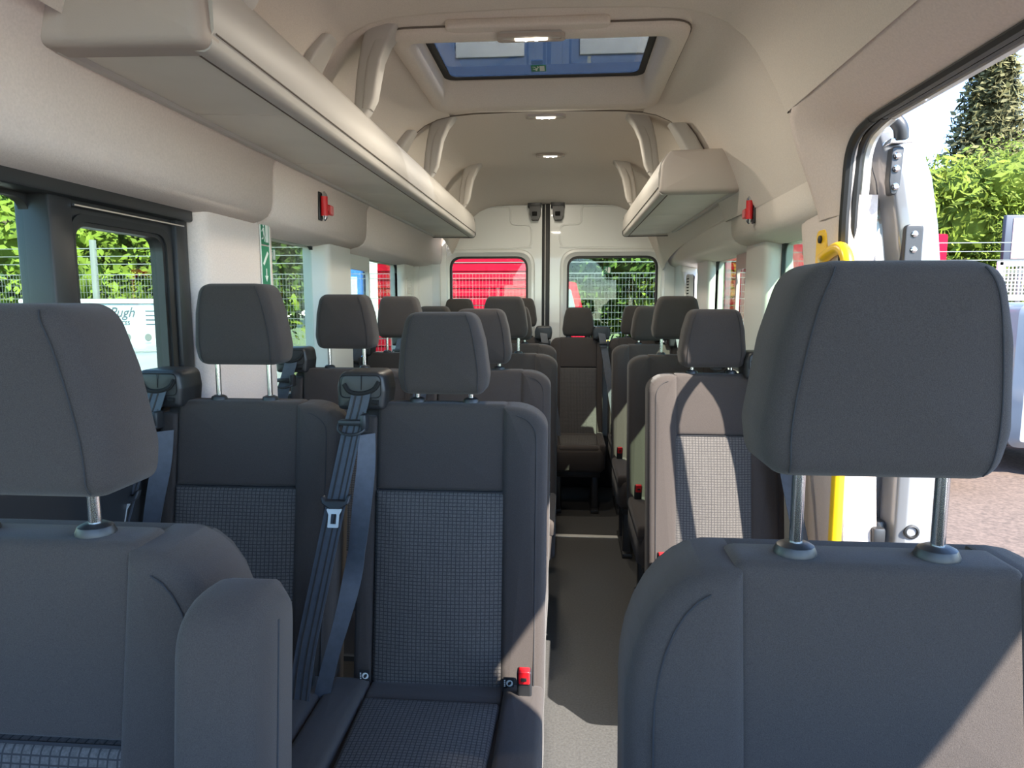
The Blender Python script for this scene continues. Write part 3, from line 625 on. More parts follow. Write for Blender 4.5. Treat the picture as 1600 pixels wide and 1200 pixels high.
# ------------------------------------------------------------------ overhead luggage racks
def rack(label, side, xin, xout, y0, y1, joints, brackets, mounts):
    t = thing('luggage_rack', label, 'luggage rack', ((xin+xout)/2, y0, 1.72), 0, 'overhead luggage racks')
    ox, oy, oz = t.location; s = side                     # s=+1: wall lies to +x
    def P(x, y, z): return (x-ox, y-oy, z-oz)
    # moulded front face (towards the aisle)
    pr = [(xin+s*.034, 1.726), (xin+s*.030, 1.718), (xin+s*.012, 1.716), (xin+s*.003, 1.720), (xin-s*.002, 1.730), (xin-s*.001, 1.742), (xin-s*.006, 1.752), (xin-s*.006, 1.80), (xin+s*.004, 1.845), (xin+s*.024, 1.872), (xin+s*.036, 1.875), (xin+s*.036, 1.868), (xin+s*.022, 1.84), (xin+s*.012, 1.80), (xin+s*.012, 1.745)]
    MB().loft([[P(x, y, z) for x, z in pr] for y in (y0+.02, (y0+y1)/2, y1)]).build('front_fascia', rackm, t, ang=45)
    MB().tube([P(xin-s*.0045, y, 1.7475) for y in (y0+.03, y1)], .0016, 5).build('fascia_groove', joint, t)
    MB().tube([P(xin+s*.035, y, 1.7205) for y in (y0+.03, y1)], .0022, 5).build('fascia_groove', joint, t)
    # underside panels
    js = [y0+.012]+joints+[y1]
    for a, b in zip(js[:-1], js[1:]):
        MB().pad([(a+.0015, xin+s*.036), (b-.0015, xin+s*.036), (b-.0015, xout), (a+.0015, xout)], .02, 0, .003, 0, lambda u, v, c: P(v, u, 1.722+c+.012*abs(v-xin)/.3), puffs=()).build('underside_panel', rackb, t)
    MB().box(min(xin+s*.036, xout)-ox, max(xin+s*.036, xout)-ox, .02, y1-oy, .026, .034).build('shelf_deck', rackm, t)
    e0, e1 = xout-s*.005, xout+s*.03
    MB().tube([P(xout+s*.004, y, 1.732) for y in (y0+.02, y1)], .011, 8).build('wall_moulding', rackm, t)
    # moulded end cap facing the cab
    oc = [(xin-s*.003, 1.718), (xout+s*.01, 1.722), (xout+s*.05, 1.772), (xout-s*.005, 1.86), (xout-s*.05, 1.885), (xin+s*.035, 1.880), (xin+s*.004, 1.835)]
    if s < 0: oc = oc[::-1]
    rd = [.022, .03, .03, .03, .03, .02, .05]
    if s < 0: rd = rd[::-1]
    MB().pad(rpoly(oc, rd, 5), y0+.06, y0-.02, .02, .010, lambda a, b, c: P(a, c, b)).build('end_cap', rackend, t, ang=50)
    MB().prism(rpoly(oc, rd, 5), y1, y1+.012, lambda a, b, c: P(a, c, b)).build('rear_end_cap', rackm, t, ang=50)
    MB().tube([P(a, y1+.006, b) for a, b in rpoly(oc, rd, 5)], .005, 6, closed=True).build('end_gasket', blackg, t)
    for y in brackets:   # curved hangers from the ceiling
        R = []
        for zz, dx, wx, wy in ((2.135, .070, .050, .045), (2.11, .056, .046, .042), (2.07, .032, .039, .036), (2.02, .014, .034, .032), (1.96, .002, .032, .030), (1.91, -.006, .030, .028), (1.872, -.018, .024, .024), (1.845, -.030, .016, .02)):
            cx_ = xin-s*dx+s*.012
            R.append([P(cx_+a, y+b, zz) for a, b in rrect(-wx, wx, -wy, wy, .012, 3)])
        br_ = MB().loft(R).build('hanger_bracket', rackm, t, ang=50)
        R = []
        for zz, dx, wx, wy in ((2.085, .052, .024, .026), (2.02, .024, .022, .025), (1.96, .012, .021, .024), (1.91, .004, .019, .022), (1.88, -.006, .014, .018)):
            cx_ = xin-s*dx+s*.012
            R.append([P(cx_+a-s*.006, y+b-.003, zz) for a, b in rrect(-wx, wx, -wy-.008, wy, .01, 3)])
        MB().loft(R).build('bracket_cover', rackm, br_, ang=50)
    for y in mounts:    # chunky arms reaching the side wall above the rack
        R = []
        for k_, (x_, z_, wy, wz) in enumerate(((xin+s*.19, 1.84, .055, .02), (xin+s*.165, 1.91, .055, .022), (xin+s*.125, 1.98, .050, .024), (xin+s*.09, 2.03, .035, .02))):
            R.append([P(x_+a, y+b, z_) for a, b in rrect(-.035, .035, -wy, wy, .015, 3)])
        MB().loft(R).build('wall_mount', rackm, t, ang=50)
    return t
rack('long beige luggage rack running along the left side', -1, -.515, -.785, 1.12, 4.42, [1.56, 2.12, 2.70, 3.28, 3.86], [1.32, 2.10, 3.10, 4.10], [1.93, 2.97])
rack('short beige luggage rack at the right rear', 1, .442, .735, 2.72, 4.42, [3.02, 3.45, 3.9], [3.16, 4.10], [2.94])

# ------------------------------------------------------------------ interior fittings
# ceiling lamps (switched on)
def lamp(label, x, y, z, w_, d_, tilt=0):
    t = thing('ceiling_lamp', label, 'lamp', (x, y, z), 0, 'lit ceiling lamps'); t.rotation_euler = (tilt, 0, 0)
    MB().pad(rrect(-w_/2, w_/2, -d_/2, d_/2, d_*.45, 6), .012, -.006, .004, 0, XY).build('housing', plast, t)
    MB().ring(rrect(-w_/2-.006, w_/2+.006, -d_/2-.006, d_/2+.006, d_*.5, 6), rrect(-w_/2+.006, w_/2-.006, -d_/2+.006, d_/2-.006, d_*.4, 6), .0, -.010, XY).build('bezel', rackend, t)
    MB().pad(rrect(-w_*.26, w_*.26, -d_/2+.008, d_/2-.008, .006, 3), .0, -.0125, .003, 0, XY).build('lens', lens, t)
    for q in (-.016, .016):
        MB().loft([[(q+r_*math.cos(2*PI*k/12), r_*math.sin(2*PI*k/12), z_) for k in range(12)] for r_, z_ in ((.006, -.011), (.006, -.0135), (.003, -.015))]).build('led', led, t)
    ld = bpy.data.lights.new('lamp_glow', 'AREA'); ld.shape = 'RECTANGLE'; ld.size = w_*.5; ld.size_y = .02; ld.energy = 3.8; ld.color = (1, .9, .74)
    lo = bpy.data.objects.new('lamp_glow', ld); COL.objects.link(lo); lo.parent = t; lo.location = (0, 0, -.02)
    return t
MB().pad(rpoly([(-.28, 2.045), (.20, 2.045), (.20, 2.078), (.09, 2.135), (-.15, 2.135), (-.28, 2.078)], .02, 6), 2.12, 2.092, .008, 0, XY).build('lamp_mount', headl, ceiling, ang=50)
lamp('lit ceiling lamp on the front edge of the roof hatch', -.03, 2.10, 2.084, .19, .035)
lamp('lit ceiling lamp just behind the roof hatch', -.018, 3.16, 2.137, .17, .045)
lamp('rearmost lit ceiling lamp, nearest the rear doors', -.015, 3.93, 2.127, .15, .045)
dlamp = thing('step_lamp', 'clear rectangular lamp set in the header above the open side door', 'lamp', (.772, 1.43, 1.776), 0)
Mx = Matrix.Rotation(math.radians(30), 4, 'Y')
def tilt(mb): mb.v = [tuple(Mx @ Vector(p)) for p in mb.v]; return mb
tilt(MB().pad(rrect(-.020, .020, -.058, .058, .006, 4), .01, -.003, .003, 0, XY)).build('housing', plast, dlamp)
tilt(MB().pad(rrect(-.013, .013, -.038, .038, .004, 3), .0, -.005, .002, 0, XY)).build('lens', lensoff, dlamp)
# emergency hammers
def hammer(label, side, y, z):
    x = -.803 if side < 0 else .777; s = -side       # s points to the aisle
    t = thing('emergency_hammer', label, 'hammer', (x, y, z), 0, 'emergency hammers')
    MB().box(min(0, s*.008), max(0, s*.008), -.014, .014, -.05, .05, .003).build('holder', blackp, t)
    MB().tube([(s*.02, 0, -.034), (s*.02, 0, .034)], .0125, 12).build('hammer_head', redp, t)
    for q in (-1, 1): MB().tube([(s*.02, 0, q*.034), (s*.02, 0, q*.042), (s*.02, 0, q*.052)], [.012, .010, .002], 10).build('steel_tip', chrome, t)
    hd_ = MB(); hd_.box(min(s*.012, s*.024), max(s*.012, s*.024), .012, .045, -.011, .008, .003); hd_.box(min(s*.010, s*.024), max(s*.010, s*.024), .045, .088, -.024, .012, .004)
    ho_ = hd_.build('handle', redp, t); pinkm = MATS.get('pale_red_grip') or mat('pale_red_grip', (.75, .25, .25), .5)
    for k in range(4): MB().box(min(s*.0235, s*.0255), max(s*.0235, s*.0255), .050+k*.009, .055+k*.009, -.02, .008, .0005).build('grip_rib', pinkm, ho_)
    return t
hammer('red emergency hammer on the left header panel', -1, 2.40, 1.640)
hammer('red emergency hammer on the right header panel', 1, 2.62, 1.640)
# exit signs
def running_man(parent, M, k, cg, cw):
    """green plate with white running figure and door; k = plate size; M maps (a,b,depth) to local xyz"""
    pl = MB().pad(rrect(-k, k, -k, k, k*.08, 3), .0, -.0015, .0004, 0, M, puffs=()).build('sign_plate', cg, parent)
    def sh(poly, d=.0006): MB().prism(poly, -.0016, -.0016-d, M).build('pictogram', cw, pl)
    sh([(.15*k, -.8*k), (.8*k, -.8*k), (.8*k, .8*k), (.15*k, .8*k)])
    sh([(-.30*k+.13*k*math.cos(a*PI/5), .62*k+.13*k*math.sin(a*PI/5)) for a in range(10)])
    sh([(-.42*k, .42*k), (-.16*k, .42*k), (-.10*k, -.05*k), (-.38*k, -.05*k)])
    sh([(-.38*k, -.05*k), (-.22*k, -.05*k), (-.50*k, -.42*k), (-.80*k, -.50*k), (-.80*k, -.62*k), (-.42*k, -.56*k)])
    sh([(-.26*k, -.05*k), (-.10*k, -.05*k), (.06*k, -.4*k), (-.06*k, -.78*k), (-.18*k, -.74*k), (-.08*k, -.4*k)])
    sh([(-.42*k, .40*k), (-.40*k, .26*k), (-.70*k, .02*k), (-.78*k, .12*k)])
    return pl
def arrow(parent, M, k, cw):
    MB().prism([(-.12*k, .7*k), (.12*k, .7*k), (.12*k, -.1*k), (.5*k, -.1*k), (0, -.75*k), (-.5*k, -.1*k), (-.12*k, -.1*k)], -.0016, -.0022, M).build('pictogram', cw, parent)
es = thing('exit_sign', 'tall green emergency exit plate on the wide left pillar', 'sign', (-.862, 2.075, 1.47), 0)
MY = lambda a, b, c: (-c, a*.62, b)
p_ = running_man(es, lambda a, b, c: (-c, a*.80, b+.045), .036, green, white)
MB().pad(rrect(-.030, .030, -.118, .004, .003, 3), .001, -.0012, .0004, 0, lambda a, b, c: (-c, a, b), puffs=()).build('sign_plate', green, es)
arrow(es, lambda a, b, c: (-c+.0005, a*.8, b-.085), .028, white)
MB().prism([(-.02, -.05), (.012, -.012), (.02, -.018), (-.012, -.056)], -.0013, -.0020, lambda a, b, c: (-c, a, b)).build('pictogram', white, es)
MB().ring(rrect(-.032, .032, -.120, .085, .004, 3), rrect(-.0285, .0285, -.1165, .0815, .003, 3), .001, -.002, lambda a, b, c: (-c, a, b)).build('sign_border', white, es)
es2 = thing('exit_sticker', 'small green exit sticker on the left side window glass', 'sticker', (XL-.032, 2.32, 1.465), 0, 'exit stickers')
running_man(es2, lambda a, b, c: (-c, a, b), .022, green, white)
es3 = thing('exit_sticker', 'small green exit sticker on the right rear door glass', 'sticker', (.372, YR+.0285, 1.525), 0, 'exit stickers')
running_man(es3, lambda a, b, c: (a, c, b), .026, green, white)
es4 = thing('exit_sticker', 'green exit sticker on the glass of the roof hatch', 'sticker', (-.03, 2.64, 2.1695), 0, 'exit stickers')
running_man(es4, lambda a, b, c: (a*1.0, b*1.2, c), .028, green, white)
MB().pad(rrect(-.024, .018, -.085, -.038, .003, 3), 0, -.0012, .0003, 0, XY, puffs=()).build('instruction_label', bluest, es4)
es5 = thing('exit_sign', 'green exit plate half hidden at the front edge of the right window', 'sign', (.862, 2.262, 1.475), 0)
running_man(es5, lambda a, b, c: (a, c-.002, b), .026, green, white)
# yellow grab pole
gp = thing('grab_pole', 'bright yellow grab pole by the open side door', 'grab pole', (.80, 1.80, 0), 0)
def plate(z0, z1, x_): MB().pad(rrect(1.985, 2.06, z0, z1, .022, 5), x_+.012, x_, .003, 0, lambda a, b, c: (c-.80, a-1.80, b)).build('mounting_plate', yellow, gp)
plate(1.36, 1.505, .806); plate(.40, .52, .858)
MB().tube(smooth_path([(.012, .215, 1.425), (.003, .17, 1.428), (.0, .12, 1.438), (.0, .07, 1.442), (.0, .032, 1.428), (.0, .010, 1.395), (.0, .0, 1.35), (.0, -.006, 1.1), (.0, -.010, .62), (.004, .0, .53), (.014, .05, .475), (.035, .12, .46), (.056, .21, .46)], 5), .0165, 14).build('pole', yellow, gp)
for z_, x_ in ((1.478, .0035), (.42, .056)):
    MB().loft([[(x_-d_, .222+r_*math.cos(2*PI*k/12), z_+r_*math.sin(2*PI*k/12)) for k in range(12)] for r_, d_ in ((.011, -.002), (.011, .003), (.006, .005))]).build('screw', blackg, gp)

# ------------------------------------------------------------------ sliding side door, standing open outside
sdr = struct(bpy.data.objects.new('door_1', None), 'white sliding side door standing open along the outside'); COL.objects.link(sdr)
XI, XO, YF = .985, 1.085, 1.86
R = []
def door_curve(z):  # tumblehome: the upper part leans inward
    return -.10*max(0, (z-1.0)/.8)**1.7
zs = [-.25, .2, .6, .9, 1.1, 1.3, 1.5, 1.62, 1.70, 1.745]
for z in zs:
    c = door_curve(z); yy = YF+(.0 if z < 1.6 else (z-1.6)*.35)
    R.append([(XI+c+a, yy+b, z) for a, b in rpoly([(-.005, .06), (.02, .0), (.085, -.012), (.10, .0), (.10, 1.35), (-.005, 1.35)], [.02, .012, .006, .006, .01, .01], 3)])
bodyd = MB()
# build the door as a shell with a window opening: front edge post, bottom panel, top rail, outer skin
bodyd.loft([[(XI+door_curve(z)+a, YF+(0 if z < 1.6 else (z-1.6)*.35)+b, z) for a, b in rpoly([(-.005, .075), (.006, .012), (.03, .0), (.085, -.002), (.10, .0), (.10, .16), (.05, .17), (.02, .15)], [.02, .015, .012, .006, .004, .004, .02, .02], 3)] for z in zs])
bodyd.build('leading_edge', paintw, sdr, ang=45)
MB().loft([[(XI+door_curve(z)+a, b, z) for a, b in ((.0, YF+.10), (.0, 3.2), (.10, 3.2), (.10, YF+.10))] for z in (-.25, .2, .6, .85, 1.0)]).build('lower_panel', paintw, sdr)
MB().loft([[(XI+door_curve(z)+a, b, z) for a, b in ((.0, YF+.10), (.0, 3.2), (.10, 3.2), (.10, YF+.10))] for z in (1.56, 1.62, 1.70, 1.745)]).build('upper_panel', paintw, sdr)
MB().loft([[(XI-.012+door_curve(z), y, z) for y, z in rrect(YF+.16, 2.9, .96, 1.62, .10, 6)], [(XI-.020+door_curve(z), y, z) for y, z in rrect(YF+.185, 2.9, .985, 1.60, .09, 6)], [(XI-.004+door_curve(z), y, z) for y, z in rrect(YF+.225, 2.9, 1.02, 1.565, .08, 6)], [(XI+.07+door_curve(z), y, z) for y, z in rrect(YF+.23, 2.9, 1.025, 1.56, .08, 6)]], cap0=False, cap1=False).build('window_reveal', paint, sdr, ang=40)
MB().loft([[(XI+.07+door_curve(z), y, z) for y in (YF+.21, 2.9)] for z in (1.0, 1.2, 1.4, 1.58)], closed=False).build('pane', glass_t, sdr)
MB().prism(rpoly([(YF+.12, .35), (YF+.42, .35), (YF+.42, .80), (YF+.30, .86), (YF+.12, .86)], .04, 4), XI-.006, XI+.004, YZ).build('pressed_panel', paint, sdr, ang=30)
MB().box(XI-.03, XI+.0, YF+.04, YF+.20, .60, .69, .012).build('lock_striker', blackp, sdr)
MB().box(XI-.045, XI-.01, YF+.02, YF+.09, .615, .675, .008).build('lock_striker', blackp, sdr)
MB().loft([[(XI+.045+r_*math.cos(2*PI*k/16), YF-d_, .675+r_*math.sin(2*PI*k/16)) for k in range(16)] for r_, d_ in ((.020, -.01), (.020, .004), (.015, .006), (.012, .0))]).build('rubber_buffer', blackg, sdr)
lk = MB().pad(rrect(XI-.028, XI+.018, 1.36, 1.50, .012, 4), YF+.02, YF-.006, .004, 0, XZ).build('edge_latch', blackp, sdr); lk['label'] = 'black latch plate on the door edge'
for z_ in (1.39, 1.435, 1.475): MB().loft([[(XI-.005+r_*math.cos(2*PI*k/10), YF-.004-d_, z_+r_*math.sin(2*PI*k/10)) for k in range(10)] for r_, d_ in ((.008, 0), (.008, .005), (.004, .007))]).build('screw', chrome, lk)
arm = MB().tube(smooth_path([(XI-.125, YF+.03, 1.764), (XI-.115, YF+.0, 1.766), (XI-.085, YF-.015, 1.762), (XI-.065, YF-.02, 1.74), (XI-.058, YF-.015, 1.712)], 4), [.018]*17, 10).build('roller_arm', blackp, sdr)
MB().box(XI-.085, XI-.03, YF-.02, YF+.03, 1.700, 1.714, .003).build('arm_plate', chrome, arm)
MB().pad(rpoly([(XI-.075, 1.695), (XI-.045, 1.695), (XI-.05, 1.60), (XI-.058, 1.575), (XI-.072, 1.575), (XI-.078, 1.61)], .008, 4), YF+.02, YF-.008, .003, 0, XZ, puffs=()).build('arm_bracket', blackp, arm)
for z_ in (1.672, 1.64, 1.595): MB().loft([[(XI-.063+r_*math.cos(2*PI*k/10), YF-.008-d_, z_+r_*math.sin(2*PI*k/10)) for k in range(10)] for r_, d_ in ((.009, 0), (.009, .004), (.005, .007))]).build('bolt', chrome, arm)

# ------------------------------------------------------------------ outside
tarmac = mat('pinkish_tarmac', (.098, .069, .054), .95, noise=(28, .35), bump=(60, .4))
verge = mat('verge_grass', (.10, .13, .04), .95, noise=(5, .5))
g = struct(MB().box(-60, 60, -30, 12, GZ-.1, GZ).build('ground', tarmac), 'pinkish tarmac yard around the minibus')
struct(MB().box(-60, 60, 12, 90, GZ-.1, GZ-.01).build('ground_2', verge), 'grassy bank beyond the mesh fence')
leaf_cols = {'spring': (.10, .14, .014), 'mid': (.05, .088, .013), 'conifer': (.10, .095, .04), 'pale': (.19, .22, .06)}
def leafmat(k):
    nm = 'leaves_'+k
    if nm in MATS: return MATS[nm]
    m = mat(nm, leaf_cols[k], .7, noise=(1.2, .45), spec=.2)
    return m
bark = mat('bark', (.09, .07, .05), .9, noise=(8, .3))
def tree(name, label, x, y, h, r, kind, n=2600, leaf=.16, group=None, crown0=.12, cat='tree'):
    t = thing(name, label, cat, (x, y, GZ), 0, group)
    tr = MB(); tr.tube([(0, 0, 0), (.05*r, 0, h*.35), (.0, .05*r, h*.8)], [.05*r+.05, .04*r+.04, .02], 8)
    for k in range(6):
        a = random.uniform(0, 6.28); z0 = h*random.uniform(.12, .5)
        tr.tube([(0, 0, z0), (math.cos(a)*r*.4, math.sin(a)*r*.4, z0+h*.14), (math.cos(a)*r*.75, math.sin(a)*r*.75, z0+h*.3)], [.03*r+.02, .02*r+.015, .01], 6)
    tr.build('trunk', bark, t)
    vs, fs_ = [], []
    if kind == 'conifer': blobs = [(0, 0, h*(.1+.88*q/13), r*(1.0-.80*(q/13)**1.2), h*.07) for q in range(14)]
    else: blobs = [(random.uniform(-.5, .5)*r, random.uniform(-.5, .5)*r, h*random.uniform(crown0+.12, .80), r*random.uniform(.45, .75), h*random.uniform(.12, .2)) for q in range(12)]
    cm = MB()
    for bx, by, bz, rr, rh_ in blobs:      # dense inner volume
        ico = bmesh.new(); bmesh.ops.create_icosphere(ico, subdivisions=2, radius=1)
        for v in ico.verts: v.co = Vector((bx+v.co.x*rr*.6, by+v.co.y*rr*.6, bz+v.co.z*rh_*.62))*1.0+Vector((random.uniform(-1, 1), random.uniform(-1, 1), random.uniform(-1, 1)))*rr*.10
        ico.verts.index_update(); cm.add([v.co[:] for v in ico.verts], [[v.index for v in f.verts] for f in ico.faces]); ico.free()
    for q in range(n):
        bx, by, bz, rr, rh_ = random.choice(blobs)
        d = Vector((random.gauss(0, 1), random.gauss(0, 1), random.gauss(0, 1))).normalized(); s_ = random.uniform(.55, 1.08)
        c = Vector((bx+d.x*rr*s_, by+d.y*rr*s_, bz+d.z*rh_*s_))
        u_ = Vector((random.gauss(0, 1), random.gauss(0, 1), random.gauss(0, 1))).normalized(); v_ = u_.orthogonal().normalized(); L_ = leaf*random.uniform(.6, 1.4)
        o = len(vs); vs += [c+u_*L_, c+v_*L_*.45, c-u_*L_, c-v_*L_*.45]; fs_.append([o, o+1, o+2, o+3])
    cm.add(vs, fs_); me = bpy.data.meshes.new('crown'); me.from_pydata(cm.v, [], cm.f); me.materials.append(leafmat(kind))
    o = bpy.data.objects.new('crown', me); COL.objects.link(o); o.parent = t
    return t
TG = 'broadleaf trees beyond the mesh fence'
tl = [(-19.5, 16, 8.0, 3.6, 'spring', 'bright spring-green tree seen through the foremost left window'), (-16.5, 18.5, 8.5, 3.4, 'mid', 'mid-green tree seen at the left of the sliding left window'),
      (-13.2, 17.5, 7.2, 3.3, 'spring', 'bright yellow-green tree in the middle of the sliding left window'), (-10.0, 19, 7.8, 3.2, 'spring', 'spring-green tree at the right of the sliding left window'),
      (-8.4, 18.2, 7.4, 2.6, 'mid', 'mid-green tree behind the fence in the second left window'), (-23, 22, 10, 4.5, 'mid', 'large dark tree far left behind the others'),
      (.8, 18.5, 5.8, 2.6, 'mid', 'hedge tree left in the right rear door window'), (3.6, 18, 6.2, 2.6, 'spring', 'sunlit hedge tree right in the right rear door window'),
      (6.3, 19, 6.5, 2.8, 'mid', 'green tree seen through the rear right side window'), (9.4, 20, 6.5, 2.6, 'spring', 'green tree seen through the right window behind the yellow pole'),
      (-3.0, 20.5, 6.0, 2.8, 'mid', 'tree peeping over the red lorry')]
for x, y, h, r, k, lb in tl: tree('broadleaf_tree', lb, x, y, h, r, k, 9000, .13, TG)
tree('conifer_tree', 'tall dark conifer beyond the open side door', 17.9, 31, 12.6, 3.3, 'conifer', 16000, .17)
tree('conifer_tree', 'shorter conifer at the right edge behind the shrub', 24.5, 33, 10.5, 3.4, 'conifer', 9000, .22)
tree('leafy_shrub', 'big bright spring-green shrub outside the open side door', 12.4, 19.5, 7.2, 2.6, 'spring', 34000, .052, crown0=.05, cat='shrub')
tree('leafy_shrub', 'darker green shrub low behind the sign board', 14.9, 21.5, 5.6, 2.6, 'mid', 22000, .06, crown0=.0, cat='shrub')
tree('leafy_shrub', 'pale spring shrub at the far right edge outside the door', 16.8, 22.5, 7.6, 2.8, 'pale', 22000, .065, crown0=.05, cat='shrub')
# mesh fence
galv = mat('galvanised_wire', (.15, .16, .155), .7, .0, spec=.2)
FY = 10.0
fe = thing('mesh_fence', 'galvanised welded mesh security fence behind the minibus', 'fence', (0, FY, GZ))
for x in [-12+2.4*k for k in range(11)]:
    MB().box(x-.035, x+.035, -.035, .035, 0, 2.95, .004).build('post', galv, fe)
wm = MB()
def wire(x0, x1, z0, z1, r): wm.box(x0-r, x1+r, -.002, .002, z0-r, z1+r)
x = -12.0
while x < 12.0: wire(x, x, .05, 2.42, .0013); x += .05
z = .05
while z < 2.45: wire(-12, 12, z, z, .0020 if (round(z/.1) % 3) else .0038); z += .1
for z in (2.42, 2.58, 2.70, 2.82): wire(-12, 12, z, z, .006)
wmo = wm.build('mesh_wires', galv, fe, smooth=False); wmo['kind'] = 'stuff'
yr = mat('yellow_rail', (.72, .50, .10), .6)
rl = thing('yellow_railing', 'low yellow double railing beyond the fence behind the right rear window', 'railing', (2.6, 10.9, GZ))
for z in (1.05, 1.32): MB().box(-2.4, 2.6, -.03, .03, z, z+.07, .01).build('rail', yr, rl)
for x in (-2.2, -.6, 1.0, 2.5): MB().box(x-.03, x+.03, -.03, .03, 0, 1.36, .01).build('post', yr, rl)
# red lorry crosswise behind the fence
redpaint = mat('red_lorry_paint', (.36, .004, .02), .9, noise=(1.5, .12), spec=.08); dglass = mat('dark_window', (.05, .07, .08), .1); tyre = mat('tyre', (.02, .02, .02), .8)
def wheel(parent, x, y, z, r, wd=.25):
    wo = MB().loft([[(x+rr*math.cos(2*PI*k/20), y+dy, z+rr*math.sin(2*PI*k/20)) for k in range(20)] for rr, dy in ((r*.8, -wd/2), (r, -wd/2+.04), (r, wd/2-.04), (r*.8, wd/2))]).build('wheel', tyre, parent)
    MB().loft([[(x+rr*math.cos(2*PI*k/16), y-wd/2-dy, z+rr*math.sin(2*PI*k/16)) for k in range(16)] for rr, dy in ((r*.58, -.01), (r*.5, .02), (r*.2, .03))]).build('hub', galv, wo)
lo = thing('red_lorry', 'red box lorry parked crosswise behind the mesh fence', 'lorry', (-2.0, 14.2, GZ))
bx_ = MB().box(-1.85, 1.72, -.9, 1.4, .95, 2.98, .04).build('box_body', redpaint, lo)
for k in range(11): MB().box(-1.8, 1.68, -.925, -.9, 1.12+k*.165, 1.15+k*.165, .006).build('body_rib', redpaint, bx_)
MB().box(-1.85, 2.2, -.8, 1.3, .55, .95, .02).build('chassis', blackp, lo)
MB().prism(rpoly([(1.75, .55), (2.60, .55), (2.55, 1.35), (2.28, 2.38), (1.75, 2.45)], .06, 4), -.85, 1.3, XZ).build('cab', redpaint, lo, ang=45)
MB().prism(rpoly([(1.85, 1.45), (2.38, 1.45), (2.18, 2.25), (1.85, 2.28)], .04, 4), -.86, -.845, XZ).build('side_window', mat('pale_cab_glass', (.16, .19, .19), .3), lo)
for x_ in (-1.1, 2.1): wheel(lo, x_, -.75, .48, .48)
pale_panel = mat('white_panel', (.72, .70, .68), .5)
wb = MB().box(-1.84, -1.66, -.96, -.90, 1.25, 2.9, .01).build('white_board', pale_panel, lo); wb['label'] = 'pale board on the lorry side'
# blue lorry
bluep = mat('blue_lorry_paint', (.03, .15, .55), .45, noise=(1.5, .1))
bl_ = thing('blue_lorry', 'blue lorry cab parked left of the red lorry', 'lorry', (-4.66, 14.0, GZ))
MB().prism(rpoly([(-.28, .3), (.66, .3), (.66, 2.75), (-.28, 2.75)], .08, 4), -.7, 1.3, XZ).build('cab', bluep, bl_, ang=45)
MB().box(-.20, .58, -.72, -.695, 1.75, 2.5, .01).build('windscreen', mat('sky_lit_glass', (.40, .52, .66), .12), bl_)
MB().box(-.2, .58, -.73, -.70, .62, .95, .01).build('grille', blackp, bl_)
MB().box(.32, .56, -.95, -.72, 1.62, 1.98, .03).build('mirror', pale_panel, bl_)
for x_ in (-.02, .42): wheel(bl_, x_, -.55, .22, .22)
# red and white curtain-sided lorry on the right
rw = thing('curtain_lorry', 'red and white curtain-sided lorry outside the right windows', 'lorry', (4.55, 11.9, GZ))
MB().box(-1.1, 1.7, -.3, 1.8, .8, 3.1, .04).build('box_body', redpaint, rw)
MB().box(-.40, .55, -.335, -.298, .85, 3.05, .01).build('white_curtain', mat('pale_curtain', (.66, .50, .48), .6), rw)
MB().box(-.52, -.40, -.34, -.3, .85, 3.05, .01).build('orange_edge', mat('orange_stripe', (.80, .33, .04), .5), rw)
MB().box(-1.1, 1.7, -.2, 1.7, .45, .8, .02).build('chassis', blackp, rw)
for x_ in (-.6, 1.2): wheel(rw, x_, -.2, .42, .42)
# parked vans (generic light commercial vehicles)
def van(label, loc, rz, body, w_=1.9, L_=4.6, H=1.95, group='parked vans', name='parked_van'):
    t = thing(name, label, 'van', loc, rz, group)
    side = rpoly([(-L_/2, .35), (L_/2, .35), (L_/2, H), (-L_/2+1.55, H), (-L_/2+.85, 1.18), (-L_/2+.08, .98)], [.12, .12, .15, .22, .15, .15], 5)
    MB().pad(side, w_/2, -w_/2, .10, .0, XZ, puffs=()).build('body', body, t, ang=40)
    MB().prism(rpoly([(-L_/2+1.05, 1.18), (-L_/2+1.75, 1.18), (-L_/2+1.75, H-.22), (-L_/2+1.55, H-.22)], .04, 3), -w_/2-.005, -w_/2+.02, XZ).build('side_window', dglass, t)
    MB().prism(rpoly([(-L_/2+1.05, 1.18), (-L_/2+1.75, 1.18), (-L_/2+1.75, H-.22), (-L_/2+1.55, H-.22)], .04, 3), w_/2-.02, w_/2+.005, XZ).build('side_window', dglass, t)
    a = Vector((-L_/2+.86, 0, 1.19)); b = Vector((-L_/2+1.50, 0, H-.10)); nn = Vector((-(b-a).z, 0, (b-a).x)).normalized()*.012
    MB().add([(a.x+nn.x, -w_*.43, a.z+nn.z), (a.x+nn.x, w_*.43, a.z+nn.z), (b.x+nn.x, w_*.37, b.z+nn.z), (b.x+nn.x, -w_*.37, b.z+nn.z)], [[0, 1, 2, 3]]).build('windscreen', dglass, t)
    MB().box(-L_/2-.02, -L_/2+.05, -.5, .5, .62, .82, .01).build('grille', blackp, t)
    for s_ in (-1, 1):
        MB().box(-L_/2-.012, -L_/2+.12, s_*(w_/2-.22)-.17, s_*(w_/2-.22)+.17, .78, .95, .04).build('headlamp', lensoff, t)
        m_ = MB().box(-L_/2+1.18, -L_/2+1.30, s_*(w_/2+.13)-.10, s_*(w_/2+.13)+.10, 1.20, 1.46, .03).build('mirror', blackp, t)
        for q in (-L_/2+.85, L_/2-.8): wheel(t, q, s_*(w_/2-.12), .34, .34, .22)
    return t
van('white van parked close outside the sliding left window', (-5.1, 6.3, GZ), math.radians(60), paintw, group='parked vans', H=1.5)
